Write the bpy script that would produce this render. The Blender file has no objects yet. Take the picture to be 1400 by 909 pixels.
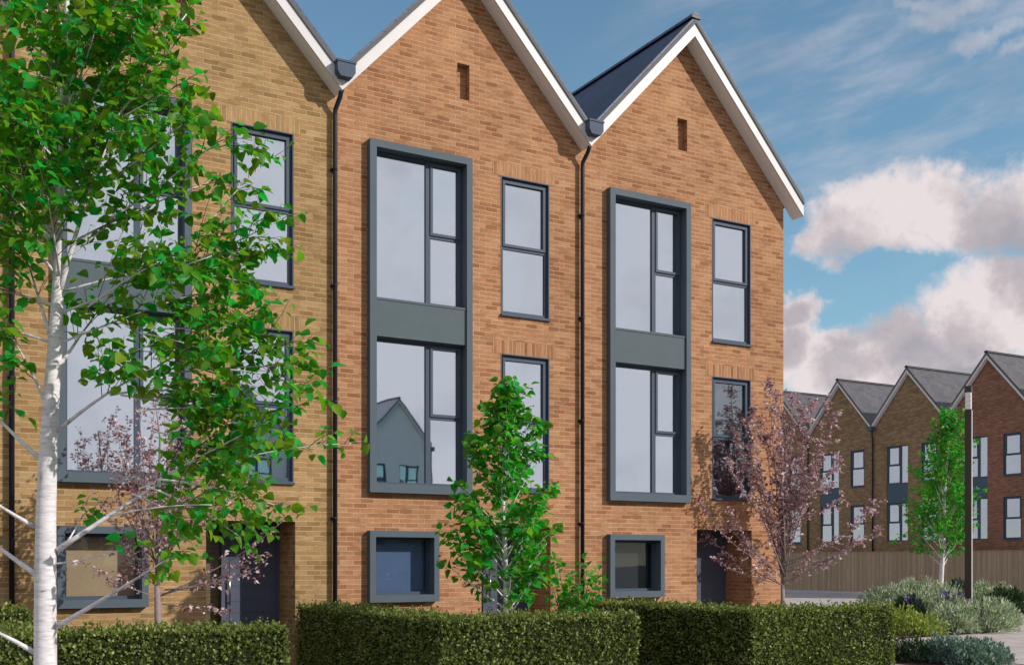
import bpy, math, random
import numpy as np
from mathutils import Vector, Matrix
from mathutils.geometry import tessellate_polygon

rng = np.random.default_rng(7)
random.seed(7)
SC = bpy.context.scene
COL = SC.collection
R = math.radians

# ------------------------------------------------------------------ place
CAM_H = 1.62
TH = R(30.16)                       # the terrace runs away to the right at this angle
CT, ST = math.cos(TH), math.sin(TH)
ORG = Vector((-2.778, 17.476, 0))
W = 4.6


def fr(u, v, z=0.0):
    """a point u metres along the terrace, v metres behind its front"""
    return Vector((ORG.x + u * CT - v * ST, ORG.y + u * ST + v * CT, z))


def seen(px, py, dist):
    """the point at that distance that the photograph shows there"""
    return Vector(((px - 700) / 1537 * dist, dist, CAM_H + (768.3 - py) / 1537 * dist))


# ------------------------------------------------------------------ nodes
class N:
    def __init__(self, tree):
        self.t = tree

    def new(self, kind, **kw):
        n = self.t.nodes.new(kind)
        for k, v in kw.items():
            setattr(n, k, v)
        return n

    def link(self, a, b):
        self.t.links.new(a, b)

    def _set(self, sock, x):
        if isinstance(x, bpy.types.NodeSocket):
            self.link(x, sock)
        elif x is not None:
            sock.default_value = x

    def math(self, op, a, b=None, c=None, clamp=False):
        n = self.new('ShaderNodeMath', operation=op)
        n.use_clamp = clamp
        self._set(n.inputs[0], a)
        if b is not None:
            self._set(n.inputs[1], b)
        if c is not None:
            self._set(n.inputs[2], c)
        return n.outputs[0]

    def smooth(self, x, lo, hi):
        n = self.new('ShaderNodeMapRange', interpolation_type='SMOOTHSTEP')
        self._set(n.inputs[0], x)
        n.inputs[1].default_value = lo
        n.inputs[2].default_value = hi
        return n.outputs[0]

    def noise(self, vec, scale, detail=4, rough=0.5, dim='3D'):
        n = self.new('ShaderNodeTexNoise', noise_dimensions=dim)
        if vec is not None:
            self.link(vec, n.inputs['Vector'])
        n.inputs['Scale'].default_value = scale
        n.inputs['Detail'].default_value = detail
        n.inputs['Roughness'].default_value = rough
        return n.outputs[0]

    def mix(self, f, a, b, mode='MIX'):
        n = self.new('ShaderNodeMix', data_type='RGBA', blend_type=mode)
        self._set(n.inputs['Factor'], f)
        self._set(n.inputs['A'], tuple(a) + (1,) if isinstance(a, tuple) and len(a) == 3 else a) if False else None
        for s, x in ((n.inputs[6], a), (n.inputs[7], b)):
            if isinstance(x, tuple) and len(x) == 3:
                x = x + (1,)
            self._set(s, x)
        self._set(n.inputs[0], f)
        return n.outputs[2]

    def ramp(self, f, stops, interp='LINEAR'):
        n = self.new('ShaderNodeValToRGB')
        r = n.color_ramp
        r.interpolation = interp
        while len(r.elements) < len(stops):
            r.elements.new(0.5)
        for e, (p, c) in zip(r.elements, stops):
            e.position = p
            e.color = tuple(c) + (1,) if len(c) == 3 else c
        self._set(n.inputs[0], f)
        return n.outputs[0]

    def bump(self, h, strength=0.3, dist=0.01):
        n = self.new('ShaderNodeBump')
        n.inputs['Strength'].default_value = strength
        n.inputs['Distance'].default_value = dist
        self.link(h, n.inputs['Height'])
        return n.outputs[0]


def mat(name):
    m = bpy.data.materials.new(name)
    m.use_nodes = True
    nt = m.node_tree
    b = nt.nodes['Principled BSDF']
    return m, N(nt), b


def painted(name, col, rough=0.5, var=0.12, scale=6.0, spec=0.4, bump=0.0, metallic=0.0):
    m, n, b = mat(name)
    tc = n.new('ShaderNodeTexCoord')
    f = n.noise(tc.outputs['Object'], scale, 6, 0.6)
    g = n.noise(tc.outputs['Object'], scale * 9, 3, 0.6)
    k = n.math('ADD', n.math('MULTIPLY', f, 0.7), n.math('MULTIPLY', g, 0.3))
    lo = tuple(c * (1 - var) for c in col)
    hi = tuple(min(1, c * (1 + var)) for c in col)
    n.link(n.ramp(k, [(0.3, lo), (0.7, hi)]), b.inputs['Base Color'])
    b.inputs['Roughness'].default_value = rough
    b.inputs['Specular IOR Level'].default_value = spec
    b.inputs['Metallic'].default_value = metallic
    if bump:
        n.link(n.bump(g, bump, 0.004), b.inputs['Normal'])
    return m


def brick(name, cols, mortar, soldier=False, stain=0.16):
    m, n, b = mat(name)
    uv = n.new('ShaderNodeUVMap', uv_map='UVMap')
    sp = n.new('ShaderNodeSeparateXYZ')
    n.link(uv.outputs[0], sp.inputs[0])
    U, V = sp.outputs[0], sp.outputs[1]
    if soldier:
        U, V = V, U
    wob = n.new('ShaderNodeTexNoise')
    n.link(uv.outputs[0], wob.inputs['Vector'])
    wob.inputs['Scale'].default_value = 14
    U = n.math('ADD', U, n.math('MULTIPLY', n.math('SUBTRACT', wob.outputs[0], 0.5), 0.006))
    V = n.math('ADD', V, n.math('MULTIPLY', n.math('SUBTRACT', wob.outputs[0], 0.5), 0.006))
    H, L = 0.075, 0.225
    vr = n.math('DIVIDE', V, H)
    row = n.math('FLOOR', vr)
    uu = n.math('ADD', n.math('DIVIDE', U, L), n.math('MULTIPLY', n.math('MODULO', n.math('ABSOLUTE', row), 2.0), 0.5))
    if soldier:
        uu = n.math('DIVIDE', U, 0.3)
    col = n.math('FLOOR', uu)
    fu, fv = n.math('FRACT', uu), n.math('FRACT', vr)
    du = n.math('MULTIPLY', n.math('MINIMUM', fu, n.math('SUBTRACT', 1.0, fu)), L)
    dv = n.math('MULTIPLY', n.math('MINIMUM', fv, n.math('SUBTRACT', 1.0, fv)), H)
    d = n.math('MINIMUM', du, dv)
    face = n.smooth(d, 0.003, 0.0065)
    cx = n.new('ShaderNodeCombineXYZ')
    n.link(col, cx.inputs[0])
    n.link(row, cx.inputs[1])
    wn = n.new('ShaderNodeTexWhiteNoise', noise_dimensions='2D')
    n.link(cx.outputs[0], wn.inputs['Vector'])
    k = len(cols)
    base = n.ramp(wn.outputs['Value'], [((i + 0.5) / k, c) for i, c in enumerate(cols)])
    fine = n.noise(uv.outputs[0], 55, 5, 0.65)
    mpb = n.new('ShaderNodeMapping')
    mpb.inputs['Scale'].default_value = (3.2, 15.0, 1) if not soldier else (15.0, 3.2, 1)
    n.link(uv.outputs[0], mpb.inputs[0])
    streak = n.noise(mpb.outputs[0], 1.0, 4, 0.6)
    base = n.mix(1.0, base, n.ramp(streak, [(0.28, (0.78, 0.75, 0.72)), (0.72, (1.15, 1.15, 1.15))]), 'MULTIPLY')
    base = n.mix(1.0, base, n.ramp(fine, [(0.25, (0.72, 0.72, 0.72)), (0.75, (1.2, 1.2, 1.2))]), 'MULTIPLY')
    # pointing: pale in places, joint shadow painted dark in others; upright joints are thinner
    jn = n.noise(uv.outputs[0], 3.4, 5, 0.7)
    mc = n.mix(n.smooth(jn, 0.36, 0.5), tuple(x * 0.5 for x in mortar), mortar)
    face_c = n.math('MINIMUM', n.smooth(dv, 0.0025, 0.0065), n.math('ADD', n.smooth(du, 0.0025, 0.0055), 0.2, clamp=True))
    c = n.mix(face_c, mc, base)
    big = n.noise(uv.outputs[0], 0.55, 5, 0.6)
    c = n.mix(1.0, c, n.ramp(big, [(0.3, (1 - stain,) * 3), (0.7, (1 + stain * 0.5,) * 3)]), 'MULTIPLY')
    n.link(c, b.inputs['Base Color'])
    b.inputs['Roughness'].default_value = 0.9
    b.inputs['Specular IOR Level'].default_value = 0.15
    h = n.math('ADD', face, n.math('MULTIPLY', fine, 0.5))
    n.link(n.bump(h, 0.5, 0.006), b.inputs['Normal'])
    return m


def glass(name, refl=0.5, tint=(0.72, 0.77, 0.8), fk=0.45):
    m, n, b = mat(name)
    n.t.nodes.remove(b)
    out = n.t.nodes['Material Output']
    tr = n.new('ShaderNodeBsdfTransparent')
    tr.inputs[0].default_value = tint + (1,)
    gl = n.new('ShaderNodeBsdfGlossy')
    gl.inputs['Roughness'].default_value = 0.015
    gl.inputs['Color'].default_value = (0.86, 0.93, 1.0, 1)
    tc = n.new('ShaderNodeTexCoord')
    nz = n.noise(tc.outputs['Object'], 0.9, 2, 0.4)
    n.link(n.bump(nz, 0.06, 0.03), gl.inputs['Normal'])
    fz = n.new('ShaderNodeLayerWeight')
    fz.inputs['Blend'].default_value = 0.25
    f = n.math('ADD', n.math('MULTIPLY', fz.outputs['Fresnel'], fk), refl, clamp=True)
    mx = n.new('ShaderNodeMixShader')
    n.link(f, mx.inputs[0])
    n.link(tr.outputs[0], mx.inputs[1])
    n.link(gl.outputs[0], mx.inputs[2])
    n.link(mx.outputs[0], out.inputs[0])
    return m


def leafy(name, cols, trans=0.4, rough=0.45, spec=0.35, clump=0.0, tt=(1.5, 1.6, 0.7)):
    """foliage: each leaf takes its own tone"""
    m, n, b = mat(name)
    out = n.t.nodes['Material Output']
    g = n.new('ShaderNodeNewGeometry')
    k = len(cols)
    c = n.ramp(g.outputs['Random Per Island'], [((i + 0.5) / k, cc) for i, cc in enumerate(cols)])
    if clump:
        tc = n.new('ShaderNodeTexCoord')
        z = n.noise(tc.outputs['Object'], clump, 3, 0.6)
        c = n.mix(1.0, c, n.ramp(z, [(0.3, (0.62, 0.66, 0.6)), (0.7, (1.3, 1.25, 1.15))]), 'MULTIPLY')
    n.link(c, b.inputs['Base Color'])
    b.inputs['Roughness'].default_value = rough
    b.inputs['Specular IOR Level'].default_value = spec
    t = n.new('ShaderNodeBsdfTranslucent')
    n.link(n.mix(1.0, c, tt, 'MULTIPLY'), t.inputs[0])
    mx = n.new('ShaderNodeMixShader')
    mx.inputs[0].default_value = trans
    n.link(b.outputs[0], mx.inputs[1])
    n.link(t.outputs[0], mx.inputs[2])
    n.link(mx.outputs[0], out.inputs[0])
    return m


def bark_birch(name):
    m, n, b = mat(name)
    tc = n.new('ShaderNodeTexCoord')
    mp = n.new('ShaderNodeMapping')
    mp.inputs['Scale'].default_value = (9, 9, 60)
    n.link(tc.outputs['Object'], mp.inputs[0])
    z = n.noise(mp.outputs[0], 1.0, 5, 0.7)
    mp2 = n.new('ShaderNodeMapping')
    mp2.inputs['Scale'].default_value = (7, 7, 2.2)
    n.link(tc.outputs['Object'], mp2.inputs[0])
    y = n.noise(mp2.outputs[0], 1.0, 5, 0.6)
    c = n.ramp(z, [(0.27, (0.12, 0.10, 0.10)), (0.35, (0.52, 0.50, 0.52)), (0.6, (0.78, 0.75, 0.79)), (0.8, (0.62, 0.57, 0.57))])
    c = n.mix(n.smooth(y, 0.56, 0.7), c, (0.30, 0.265, 0.255))
    n.link(c, b.inputs['Base Color'])
    b.inputs['Roughness'].default_value = 0.7
    n.link(n.bump(z, 0.35, 0.006), b.inputs['Normal'])
    return m


ORANGE = [(0.30, 0.136, 0.066), (0.40, 0.202, 0.102), (0.435, 0.23, 0.12), (0.41, 0.206, 0.103), (0.47, 0.264, 0.146), (0.34, 0.16, 0.08), (0.42, 0.205, 0.108)]
YELLOW = [(0.275, 0.168, 0.072), (0.375, 0.236, 0.107), (0.415, 0.266, 0.127), (0.36, 0.222, 0.098), (0.445, 0.298, 0.152), (0.315, 0.19, 0.082), (0.385, 0.232, 0.112)]
REDS = [(0.19, 0.088, 0.058), (0.25, 0.12, 0.08), (0.215, 0.10, 0.066), (0.285, 0.14, 0.094)]
STOCK = [(0.195, 0.125, 0.07), (0.265, 0.177, 0.098), (0.23, 0.148, 0.082), (0.31, 0.212, 0.122)]
M = {}
M['orange'] = brick('orange brick', ORANGE, (0.54, 0.38, 0.26))
M['orange_sol'] = brick('orange soldier brick', ORANGE, (0.48, 0.36, 0.26), True)
M['yellow'] = brick('yellow brick', YELLOW, (0.50, 0.395, 0.24))
M['yellow_sol'] = brick('yellow soldier brick', YELLOW, (0.46, 0.38, 0.25), True)
M['red'] = brick('red brick', REDS, (0.34, 0.25, 0.2))
M['stock'] = brick('brown stock brick', STOCK, (0.34, 0.27, 0.19))
M['white'] = painted('white painted board', (0.60, 0.585, 0.61), 0.45, 0.05, 3)
M['grey'] = painted('blue grey metal', (0.088, 0.116, 0.144), 0.6, 0.08, 2, 0.12)
M['panel'] = painted('grey panel', (0.09, 0.12, 0.138), 0.6, 0.08, 2, 0.12)
M['frame'] = painted('slate grey frame', (0.062, 0.085, 0.125), 0.5, 0.07, 2, 0.15)
M['pipe'] = painted('black pipe', (0.016, 0.018, 0.03), 0.5, 0.1, 4, 0.2)
M['soffit'] = painted('white soffit board', (0.85, 0.85, 0.88), 0.5, 0.04, 3)
M['trim'] = painted('grey verge trim', (0.11, 0.115, 0.125), 0.6, 0.1, 4, 0.15)
M['bluepanel'] = painted('blue grey far panel', (0.035, 0.075, 0.115), 0.45, 0.08, 2, 0.4)
M['hopper'] = painted('grey hopper metal', (0.075, 0.10, 0.15), 0.6, 0.08, 4, 0.12)
M['door'] = painted('grey door paint', (0.08, 0.092, 0.135), 0.6, 0.06, 3, 0.15)
M['steel'] = painted('steel', (0.5, 0.5, 0.5), 0.3, 0.05, 4, 0.5, 0, 1.0)
M['room'] = painted('room paint', (0.46, 0.45, 0.44), 0.85, 0.06, 1.5)
M['net'] = painted('pale blind cloth', (0.62, 0.62, 0.66), 0.9, 0.05, 5)
M['blueblind'] = painted('blue blind cloth', (0.17, 0.225, 0.37), 0.85, 0.06, 5)
M['darkblind'] = painted('dark blind cloth', (0.055, 0.052, 0.055), 0.85, 0.1, 5)
M['tanblind'] = painted('tan blind cloth', (0.74, 0.47, 0.25), 0.85, 0.12, 3)
M['glass'] = glass('window glass', 0.60)
M['greyblind'] = painted('grey blind cloth', (0.2, 0.195, 0.19), 0.85, 0.1, 5)
M['dullglass'] = glass('weakly reflecting glass', 0.2)  # reflects less than the plain window glass
M['darkglass'] = glass('ground floor glass', 0.015, (0.8, 0.84, 0.88), 0.3)
M['farglass'] = glass('far window glass', 0.36)
M['birch'] = bark_birch('birch bark')
M['render'] = painted('pale render', (0.78, 0.78, 0.81), 0.9, 0.06, 2, 0.1)
M['paleslate'] = painted('pale roof', (0.5, 0.5, 0.54), 0.8, 0.08, 2, 0.1)
M['twig'] = painted('grey brown twig', (0.25, 0.2, 0.2), 0.8, 0.25, 20, 0.2, 0.3)
M['stem'] = painted('brown stem', (0.12, 0.09, 0.06), 0.8, 0.25, 20, 0.2, 0.3)
M['lamp'] = painted('dark bronze metal', (0.035, 0.032, 0.03), 0.4, 0.1, 3, 0.5)
M['lit_edge'] = painted('pale sunlit edge', (0.42, 0.41, 0.42), 0.6, 0.05, 3, 0.2)
M['opal'] = painted('opal diffuser', (0.8, 0.8, 0.82), 0.25, 0.03, 3, 0.5)
M['soil'] = painted('bark mulch soil', (0.075, 0.05, 0.035), 0.95, 0.4, 14, 0.1, 0.6)
M['leaf'] = leafy('birch leaf', [(0.03, 0.21, 0.014), (0.06, 0.31, 0.024), (0.12, 0.33, 0.016), (0.012, 0.37, 0.055), (0.16, 0.34, 0.016), (0.035, 0.24, 0.02), (0.012, 0.44, 0.08), (0.09, 0.21, 0.014)], 0.52)
M['leaf_near'] = leafy('near birch leaf', [(0.04, 0.20, 0.012), (0.09, 0.28, 0.016), (0.17, 0.31, 0.014), (0.012, 0.36, 0.05), (0.22, 0.32, 0.014), (0.045, 0.22, 0.016), (0.010, 0.44, 0.08), (0.13, 0.21, 0.014)], 0.55)
M['plum'] = leafy('plum blossom', [(0.42, 0.22, 0.245), (0.62, 0.48, 0.49), (0.20, 0.08, 0.11), (0.75, 0.64, 0.65), (0.45, 0.27, 0.29), (0.83, 0.74, 0.75), (0.28, 0.115, 0.15)], 0.32, 0.6, 0.15, 0.0, (1.1, 0.97, 1.0))
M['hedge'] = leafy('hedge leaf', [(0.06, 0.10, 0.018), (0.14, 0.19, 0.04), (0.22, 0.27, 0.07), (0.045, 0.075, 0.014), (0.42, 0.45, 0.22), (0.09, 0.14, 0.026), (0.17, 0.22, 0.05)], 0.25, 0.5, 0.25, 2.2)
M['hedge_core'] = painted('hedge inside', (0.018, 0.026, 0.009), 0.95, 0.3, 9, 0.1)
M['silver'] = leafy('silver green leaf', [(0.30, 0.39, 0.24), (0.50, 0.57, 0.42), (0.10, 0.18, 0.06), (0.76, 0.78, 0.68), (0.20, 0.31, 0.12), (0.13, 0.22, 0.07), (0.62, 0.66, 0.54)], 0.3, 0.5, 0.2, 0.0, (1.1, 1.15, 0.9))
M['lime'] = leafy('yellow green leaf', [(0.20, 0.27, 0.05), (0.30, 0.37, 0.09), (0.11, 0.17, 0.03), (0.40, 0.45, 0.16)], 0.35)
M['teal'] = leafy('blue green leaf', [(0.11, 0.20, 0.18), (0.19, 0.30, 0.27), (0.05, 0.10, 0.09), (0.32, 0.43, 0.39), (0.08, 0.15, 0.135)], 0.2)
M['purple'] = leafy('purple flower', [(0.13, 0.085, 0.25), (0.19, 0.13, 0.34), (0.10, 0.065, 0.19)], 0.2, 0.5, 0.2, 0.0, (1.0, 0.9, 1.2))
M['darkgreen'] = leafy('dark green leaf', [(0.02, 0.05, 0.022), (0.03, 0.07, 0.03), (0.04, 0.085, 0.03)], 0.2)


def slate(name, col):
    m, n, b = mat(name)
    uv = n.new('ShaderNodeUVMap', uv_map='UVMap')
    bt = n.new('ShaderNodeTexBrick')
    n.link(uv.outputs[0], bt.inputs['Vector'])
    bt.inputs['Scale'].default_value = 1
    bt.inputs['Brick Width'].default_value = 0.3
    bt.inputs['Row Height'].default_value = 0.22
    bt.inputs['Mortar Size'].default_value = 0.006
    bt.inputs['Color1'].default_value = tuple(c * 0.8 for c in col) + (1,)
    bt.inputs['Color2'].default_value = tuple(c * 1.2 for c in col) + (1,)
    bt.inputs['Mortar'].default_value = tuple(c * 0.4 for c in col) + (1,)
    z = n.noise(uv.outputs[0], 0.8, 5, 0.6)
    n.link(n.mix(1.0, bt.outputs[0], n.ramp(z, [(0.3, (0.85,) * 3), (0.7, (1.15,) * 3)]), 'MULTIPLY'), b.inputs['Base Color'])
    b.inputs['Roughness'].default_value = 0.55
    n.link(n.bump(n.math('SUBTRACT', 1.0, bt.outputs['Fac']), 0.4, 0.01), b.inputs['Normal'])
    return m


M['slate'] = slate('blue slate', (0.03, 0.048, 0.105))
M['greyslate'] = slate('grey slate', (0.088, 0.085, 0.096))


def fence_mat():
    m, n, b = mat('brown fence boards')
    uv = n.new('ShaderNodeUVMap', uv_map='UVMap')
    sp = n.new('ShaderNodeSeparateXYZ')
    n.link(uv.outputs[0], sp.inputs[0])
    k = n.math('DIVIDE', sp.outputs[0], 0.14)
    wn = n.new('ShaderNodeTexWhiteNoise', noise_dimensions='1D')
    n.link(n.math('FLOOR', k), wn.inputs['W'])
    mp = n.new('ShaderNodeMapping')
    mp.inputs['Scale'].default_value = (30, 1.5, 1)
    n.link(uv.outputs[0], mp.inputs[0])
    gr = n.noise(mp.outputs[0], 1, 5, 0.6)
    c = n.ramp(wn.outputs[0], [(0.0, (0.27, 0.195, 0.125)), (1.0, (0.36, 0.265, 0.175))])
    c = n.mix(1.0, c, n.ramp(gr, [(0.3, (0.8,) * 3), (0.7, (1.2,) * 3)]), 'MULTIPLY')
    n.link(c, b.inputs['Base Color'])
    b.inputs['Roughness'].default_value = 0.85
    return m


M['fence'] = fence_mat()


def paving(name, col, bw, rh, gap=0.012, var=0.12):
    m, n, b = mat(name)
    tc = n.new('ShaderNodeTexCoord')
    mp = n.new('ShaderNodeMapping')
    mp.inputs['Rotation'].default_value = (0, 0, -TH)
    n.link(tc.outputs['Object'], mp.inputs[0])
    bt = n.new('ShaderNodeTexBrick')
    n.link(mp.outputs[0], bt.inputs['Vector'])
    bt.inputs['Scale'].default_value = 1
    bt.inputs['Brick Width'].default_value = bw
    bt.inputs['Row Height'].default_value = rh
    bt.inputs['Mortar Size'].default_value = gap
    bt.inputs['Color1'].default_value = tuple(c * (1 - var) for c in col) + (1,)
    bt.inputs['Color2'].default_value = tuple(c * (1 + var) for c in col) + (1,)
    bt.inputs['Mortar'].default_value = tuple(c * 0.5 for c in col) + (1,)
    z = n.noise(mp.outputs[0], 0.7, 6, 0.65)
    n.link(n.mix(1.0, bt.outputs[0], n.ramp(z, [(0.3, (0.8,) * 3), (0.7, (1.12,) * 3)]), 'MULTIPLY'), b.inputs['Base Color'])
    b.inputs['Roughness'].default_value = 0.85
    return m


M['paving'] = paving('pale paving', (0.50, 0.435, 0.405), 0.6, 0.4)
M['path'] = paving('path slabs', (0.34, 0.30, 0.27), 0.2, 0.1, 0.006)
M['road'] = painted('asphalt', (0.06, 0.06, 0.065), 0.9, 0.2, 3, 0.2, 0.3)
M['kerb'] = painted('concrete kerb', (0.36, 0.36, 0.37), 0.85, 0.12, 4, 0.2)
M['pale_conc'] = painted('pale concrete', (0.50, 0.53, 0.60), 0.85, 0.08, 2, 0.2)
M['turf'] = painted('mown turf', (0.05, 0.085, 0.025), 0.95, 0.35, 5, 0.1, 0.5)

# ------------------------------------------------------------------ meshes


class MB:
    def __init__(self):
        self.v, self.f, self.m, self.s = [], [], [], []

    def face(self, pts, mi=0, smooth=False):
        i = len(self.v)
        self.v += [tuple(p) for p in pts]
        self.f.append(tuple(range(i, i + len(pts))))
        self.m.append(mi)
        self.s.append(smooth)

    def box(self, x0, x1, y0, y1, z0, z1, mi=0):
        i = len(self.v)
        self.v += [(x, y, z) for z in (z0, z1) for y in (y0, y1) for x in (x0, x1)]
        for f in ((0, 2, 3, 1), (4, 5, 7, 6), (0, 1, 5, 4), (2, 6, 7, 3), (0, 4, 6, 2), (1, 3, 7, 5)):
            self.f.append(tuple(i + a for a in f))
            self.m.append(mi)
            self.s.append(False)

    def ring(self, x0, x1, z0, z1, wl, wr, wb, wt, y0, y1, mi=0):
        """a rectangular frame standing in the x-z plane, one closed piece"""
        o = [(x0, z0), (x1, z0), (x1, z1), (x0, z1)]
        a = [(x0 + wl, z0 + wb), (x1 - wr, z0 + wb), (x1 - wr, z1 - wt), (x0 + wl, z1 - wt)]
        i = len(self.v)
        for y in (y0, y1):
            for p in o + a:
                self.v.append((p[0], y, p[1]))
        for k in range(4):
            j = (k + 1) % 4
            for f in ((k, j, 4 + j, 4 + k), (8 + k, 12 + k, 12 + j, 8 + j), (k, 8 + k, 8 + j, j), (4 + k, 4 + j, 12 + j, 12 + k)):
                self.f.append(tuple(i + q for q in f))
                self.m.append(mi)
                self.s.append(False)

    def prism(self, prof, y0, y1, mi=0):
        """an x-z outline pushed from y0 to y1"""
        i = len(self.v)
        k = len(prof)
        for y in (y0, y1):
            self.v += [(p[0], y, p[1]) for p in prof]
        self.f.append(tuple(i + q for q in range(k)))
        self.f.append(tuple(i + k + q for q in reversed(range(k))))
        self.m += [mi] * 2
        self.s += [False] * 2
        for q in range(k):
            r = (q + 1) % k
            self.f.append((i + q, i + k + q, i + k + r, i + r))
            self.m.append(mi)
            self.s.append(False)

    def tube(self, pts, rad, n=8, mi=0, smooth=True, cap=True):
        pts = [Vector(p) for p in pts]
        i0 = len(self.v)
        up = Vector((0.3, 0.7, 0.2))
        for k, p in enumerate(pts):
            t = (pts[min(k + 1, len(pts) - 1)] - pts[max(k - 1, 0)]).normalized()
            a = t.cross(up)
            if a.length < 1e-3:
                a = t.cross(Vector((1, 0, 0)))
            a.normalize()
            up = a.cross(t).normalized() if False else up
            b = t.cross(a).normalized()
            r = rad[k] if isinstance(rad, (list, tuple)) else rad
            for q in range(n):
                an = 2 * math.pi * q / n
                self.v.append(tuple(p + a * (math.cos(an) * r) + b * (math.sin(an) * r)))
        for k in range(len(pts) - 1):
            for q in range(n):
                r = (q + 1) % n
                self.f.append((i0 + k * n + q, i0 + k * n + r, i0 + (k + 1) * n + r, i0 + (k + 1) * n + q))
                self.m.append(mi)
                self.s.append(smooth)
        if cap:
            self.f.append(tuple(i0 + q for q in reversed(range(n))))
            self.f.append(tuple(i0 + (len(pts) - 1) * n + q for q in range(n)))
            self.m += [mi] * 2
            self.s += [False] * 2

    def build(self, name, mats, parent=None):
        me = bpy.data.meshes.new(name)
        me.from_pydata(self.v, [], self.f)
        for mm in (mats if isinstance(mats, (list, tuple)) else [mats]):
            me.materials.append(mm)
        me.polygons.foreach_set('material_index', self.m)
        me.polygons.foreach_set('use_smooth', self.s)
        uvl = me.uv_layers.new(name='UVMap')
        co = np.array(self.v)
        for p in me.polygons:
            nx, ny, nz = (abs(c) for c in p.normal)
            ax = (0, 2) if ny >= nx and ny >= nz else ((1, 2) if nx >= nz else (0, 1))
            if nx >= 0.3 and nz >= 0.3:
                ax = None
            for li in p.loop_indices:
                c = co[me.loops[li].vertex_index]
                if ax is None:
                    uvl.data[li].uv = (c[1], c[2] * 1.41)
                else:
                    uvl.data[li].uv = (c[ax[0]], c[ax[1]])
        me.update()
        o = bpy.data.objects.new(name, me)
        COL.objects.link(o)
        o.parent = parent
        return o


def tag(o, label=None, cat=None, group=None, kind=None):
    for k, v in (('label', label), ('category', cat), ('group', group), ('kind', kind)):
        if v:
            o[k] = v
    return o


def empty(name, loc=(0, 0, 0), rz=0.0):
    o = bpy.data.objects.new(name, None)
    COL.objects.link(o)
    o.location = loc
    o.rotation_euler = (0, 0, rz)
    o.empty_display_size = 0.3
    return o


def np_mesh(name, verts, quads, mats, parent=None, mi=None, smooth=False):
    me = bpy.data.meshes.new(name)
    me.vertices.add(len(verts))
    me.vertices.foreach_set('co', np.ascontiguousarray(verts, dtype=np.float32).ravel())
    nq = len(quads)
    me.loops.add(nq * 4)
    me.loops.foreach_set('vertex_index', np.ascontiguousarray(quads, dtype=np.int32).ravel())
    me.polygons.add(nq)
    me.polygons.foreach_set('loop_start', np.arange(0, nq * 4, 4, dtype=np.int32))
    for mm in (mats if isinstance(mats, (list, tuple)) else [mats]):
        me.materials.append(mm)
    if mi is not None:
        me.polygons.foreach_set('material_index', np.ascontiguousarray(mi, dtype=np.int32))
    me.update(calc_edges=True)
    me.validate()
    o = bpy.data.objects.new(name, me)
    COL.objects.link(o)
    o.parent = parent
    return o


def unit(a):
    return a / np.maximum(np.linalg.norm(a, axis=1, keepdims=True), 1e-9)


def leaf_arrays(pos, d, nrm, L, wd, fold=0.25, droop=0.15):
    """ovate, folded, pointed leaves: two quads each, sharing a midrib"""
    pos, d, nrm = np.asarray(pos, float), unit(np.asarray(d, float)), np.asarray(nrm, float)
    L = np.asarray(L, float)[:, None]
    s = unit(np.cross(d, nrm))
    n = unit(np.cross(s, d))
    w = L * wd
    tip = pos + d * L - n * L * droop
    mid = pos + d * L * 0.5 - n * L * droop * 0.25
    vs = [pos, mid, tip]
    for sg in (1, -1):
        for (q, ww) in ((0.14, 0.36), (0.42, 0.5), (0.74, 0.30)):
            vs.append(pos + d * L * q + s * w * ww * sg + n * (w * fold * ww * 2 - L * droop * q * q))
    V = np.stack(vs, 1).reshape(-1, 3)
    i = np.arange(len(pos))[:, None] * 9
    Q = np.concatenate([i + np.array([q]) for q in ((0, 3, 4, 1), (1, 4, 5, 2), (0, 1, 7, 6), (1, 2, 8, 7))], 0)
    return V, Q


def quad_leaves(pos, d, nrm, L, wd):
    """small diamond leaves"""
    pos, d = np.asarray(pos, float), unit(np.asarray(d, float))
    L = np.asarray(L, float)[:, None]
    s = unit(np.cross(d, np.asarray(nrm, float)))
    n = unit(np.cross(s, d))
    V = np.stack([pos, pos + d * L * 0.45 + s * L * wd * 0.5 + n * L * 0.08, pos + d * L, pos + d * L * 0.45 - s * L * wd * 0.5 + n * L * 0.08], 1).reshape(-1, 3)
    Q = np.arange(len(pos) * 4).reshape(-1, 4)
    return V, Q


# ------------------------------------------------------------------ houses
C = CAM_H
UC = 2.33                # ridge line of a house, from its left party wall
SL = 1.065               # roof slope
OVER = 0.30              # the verge stands this far in front of the brick


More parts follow.
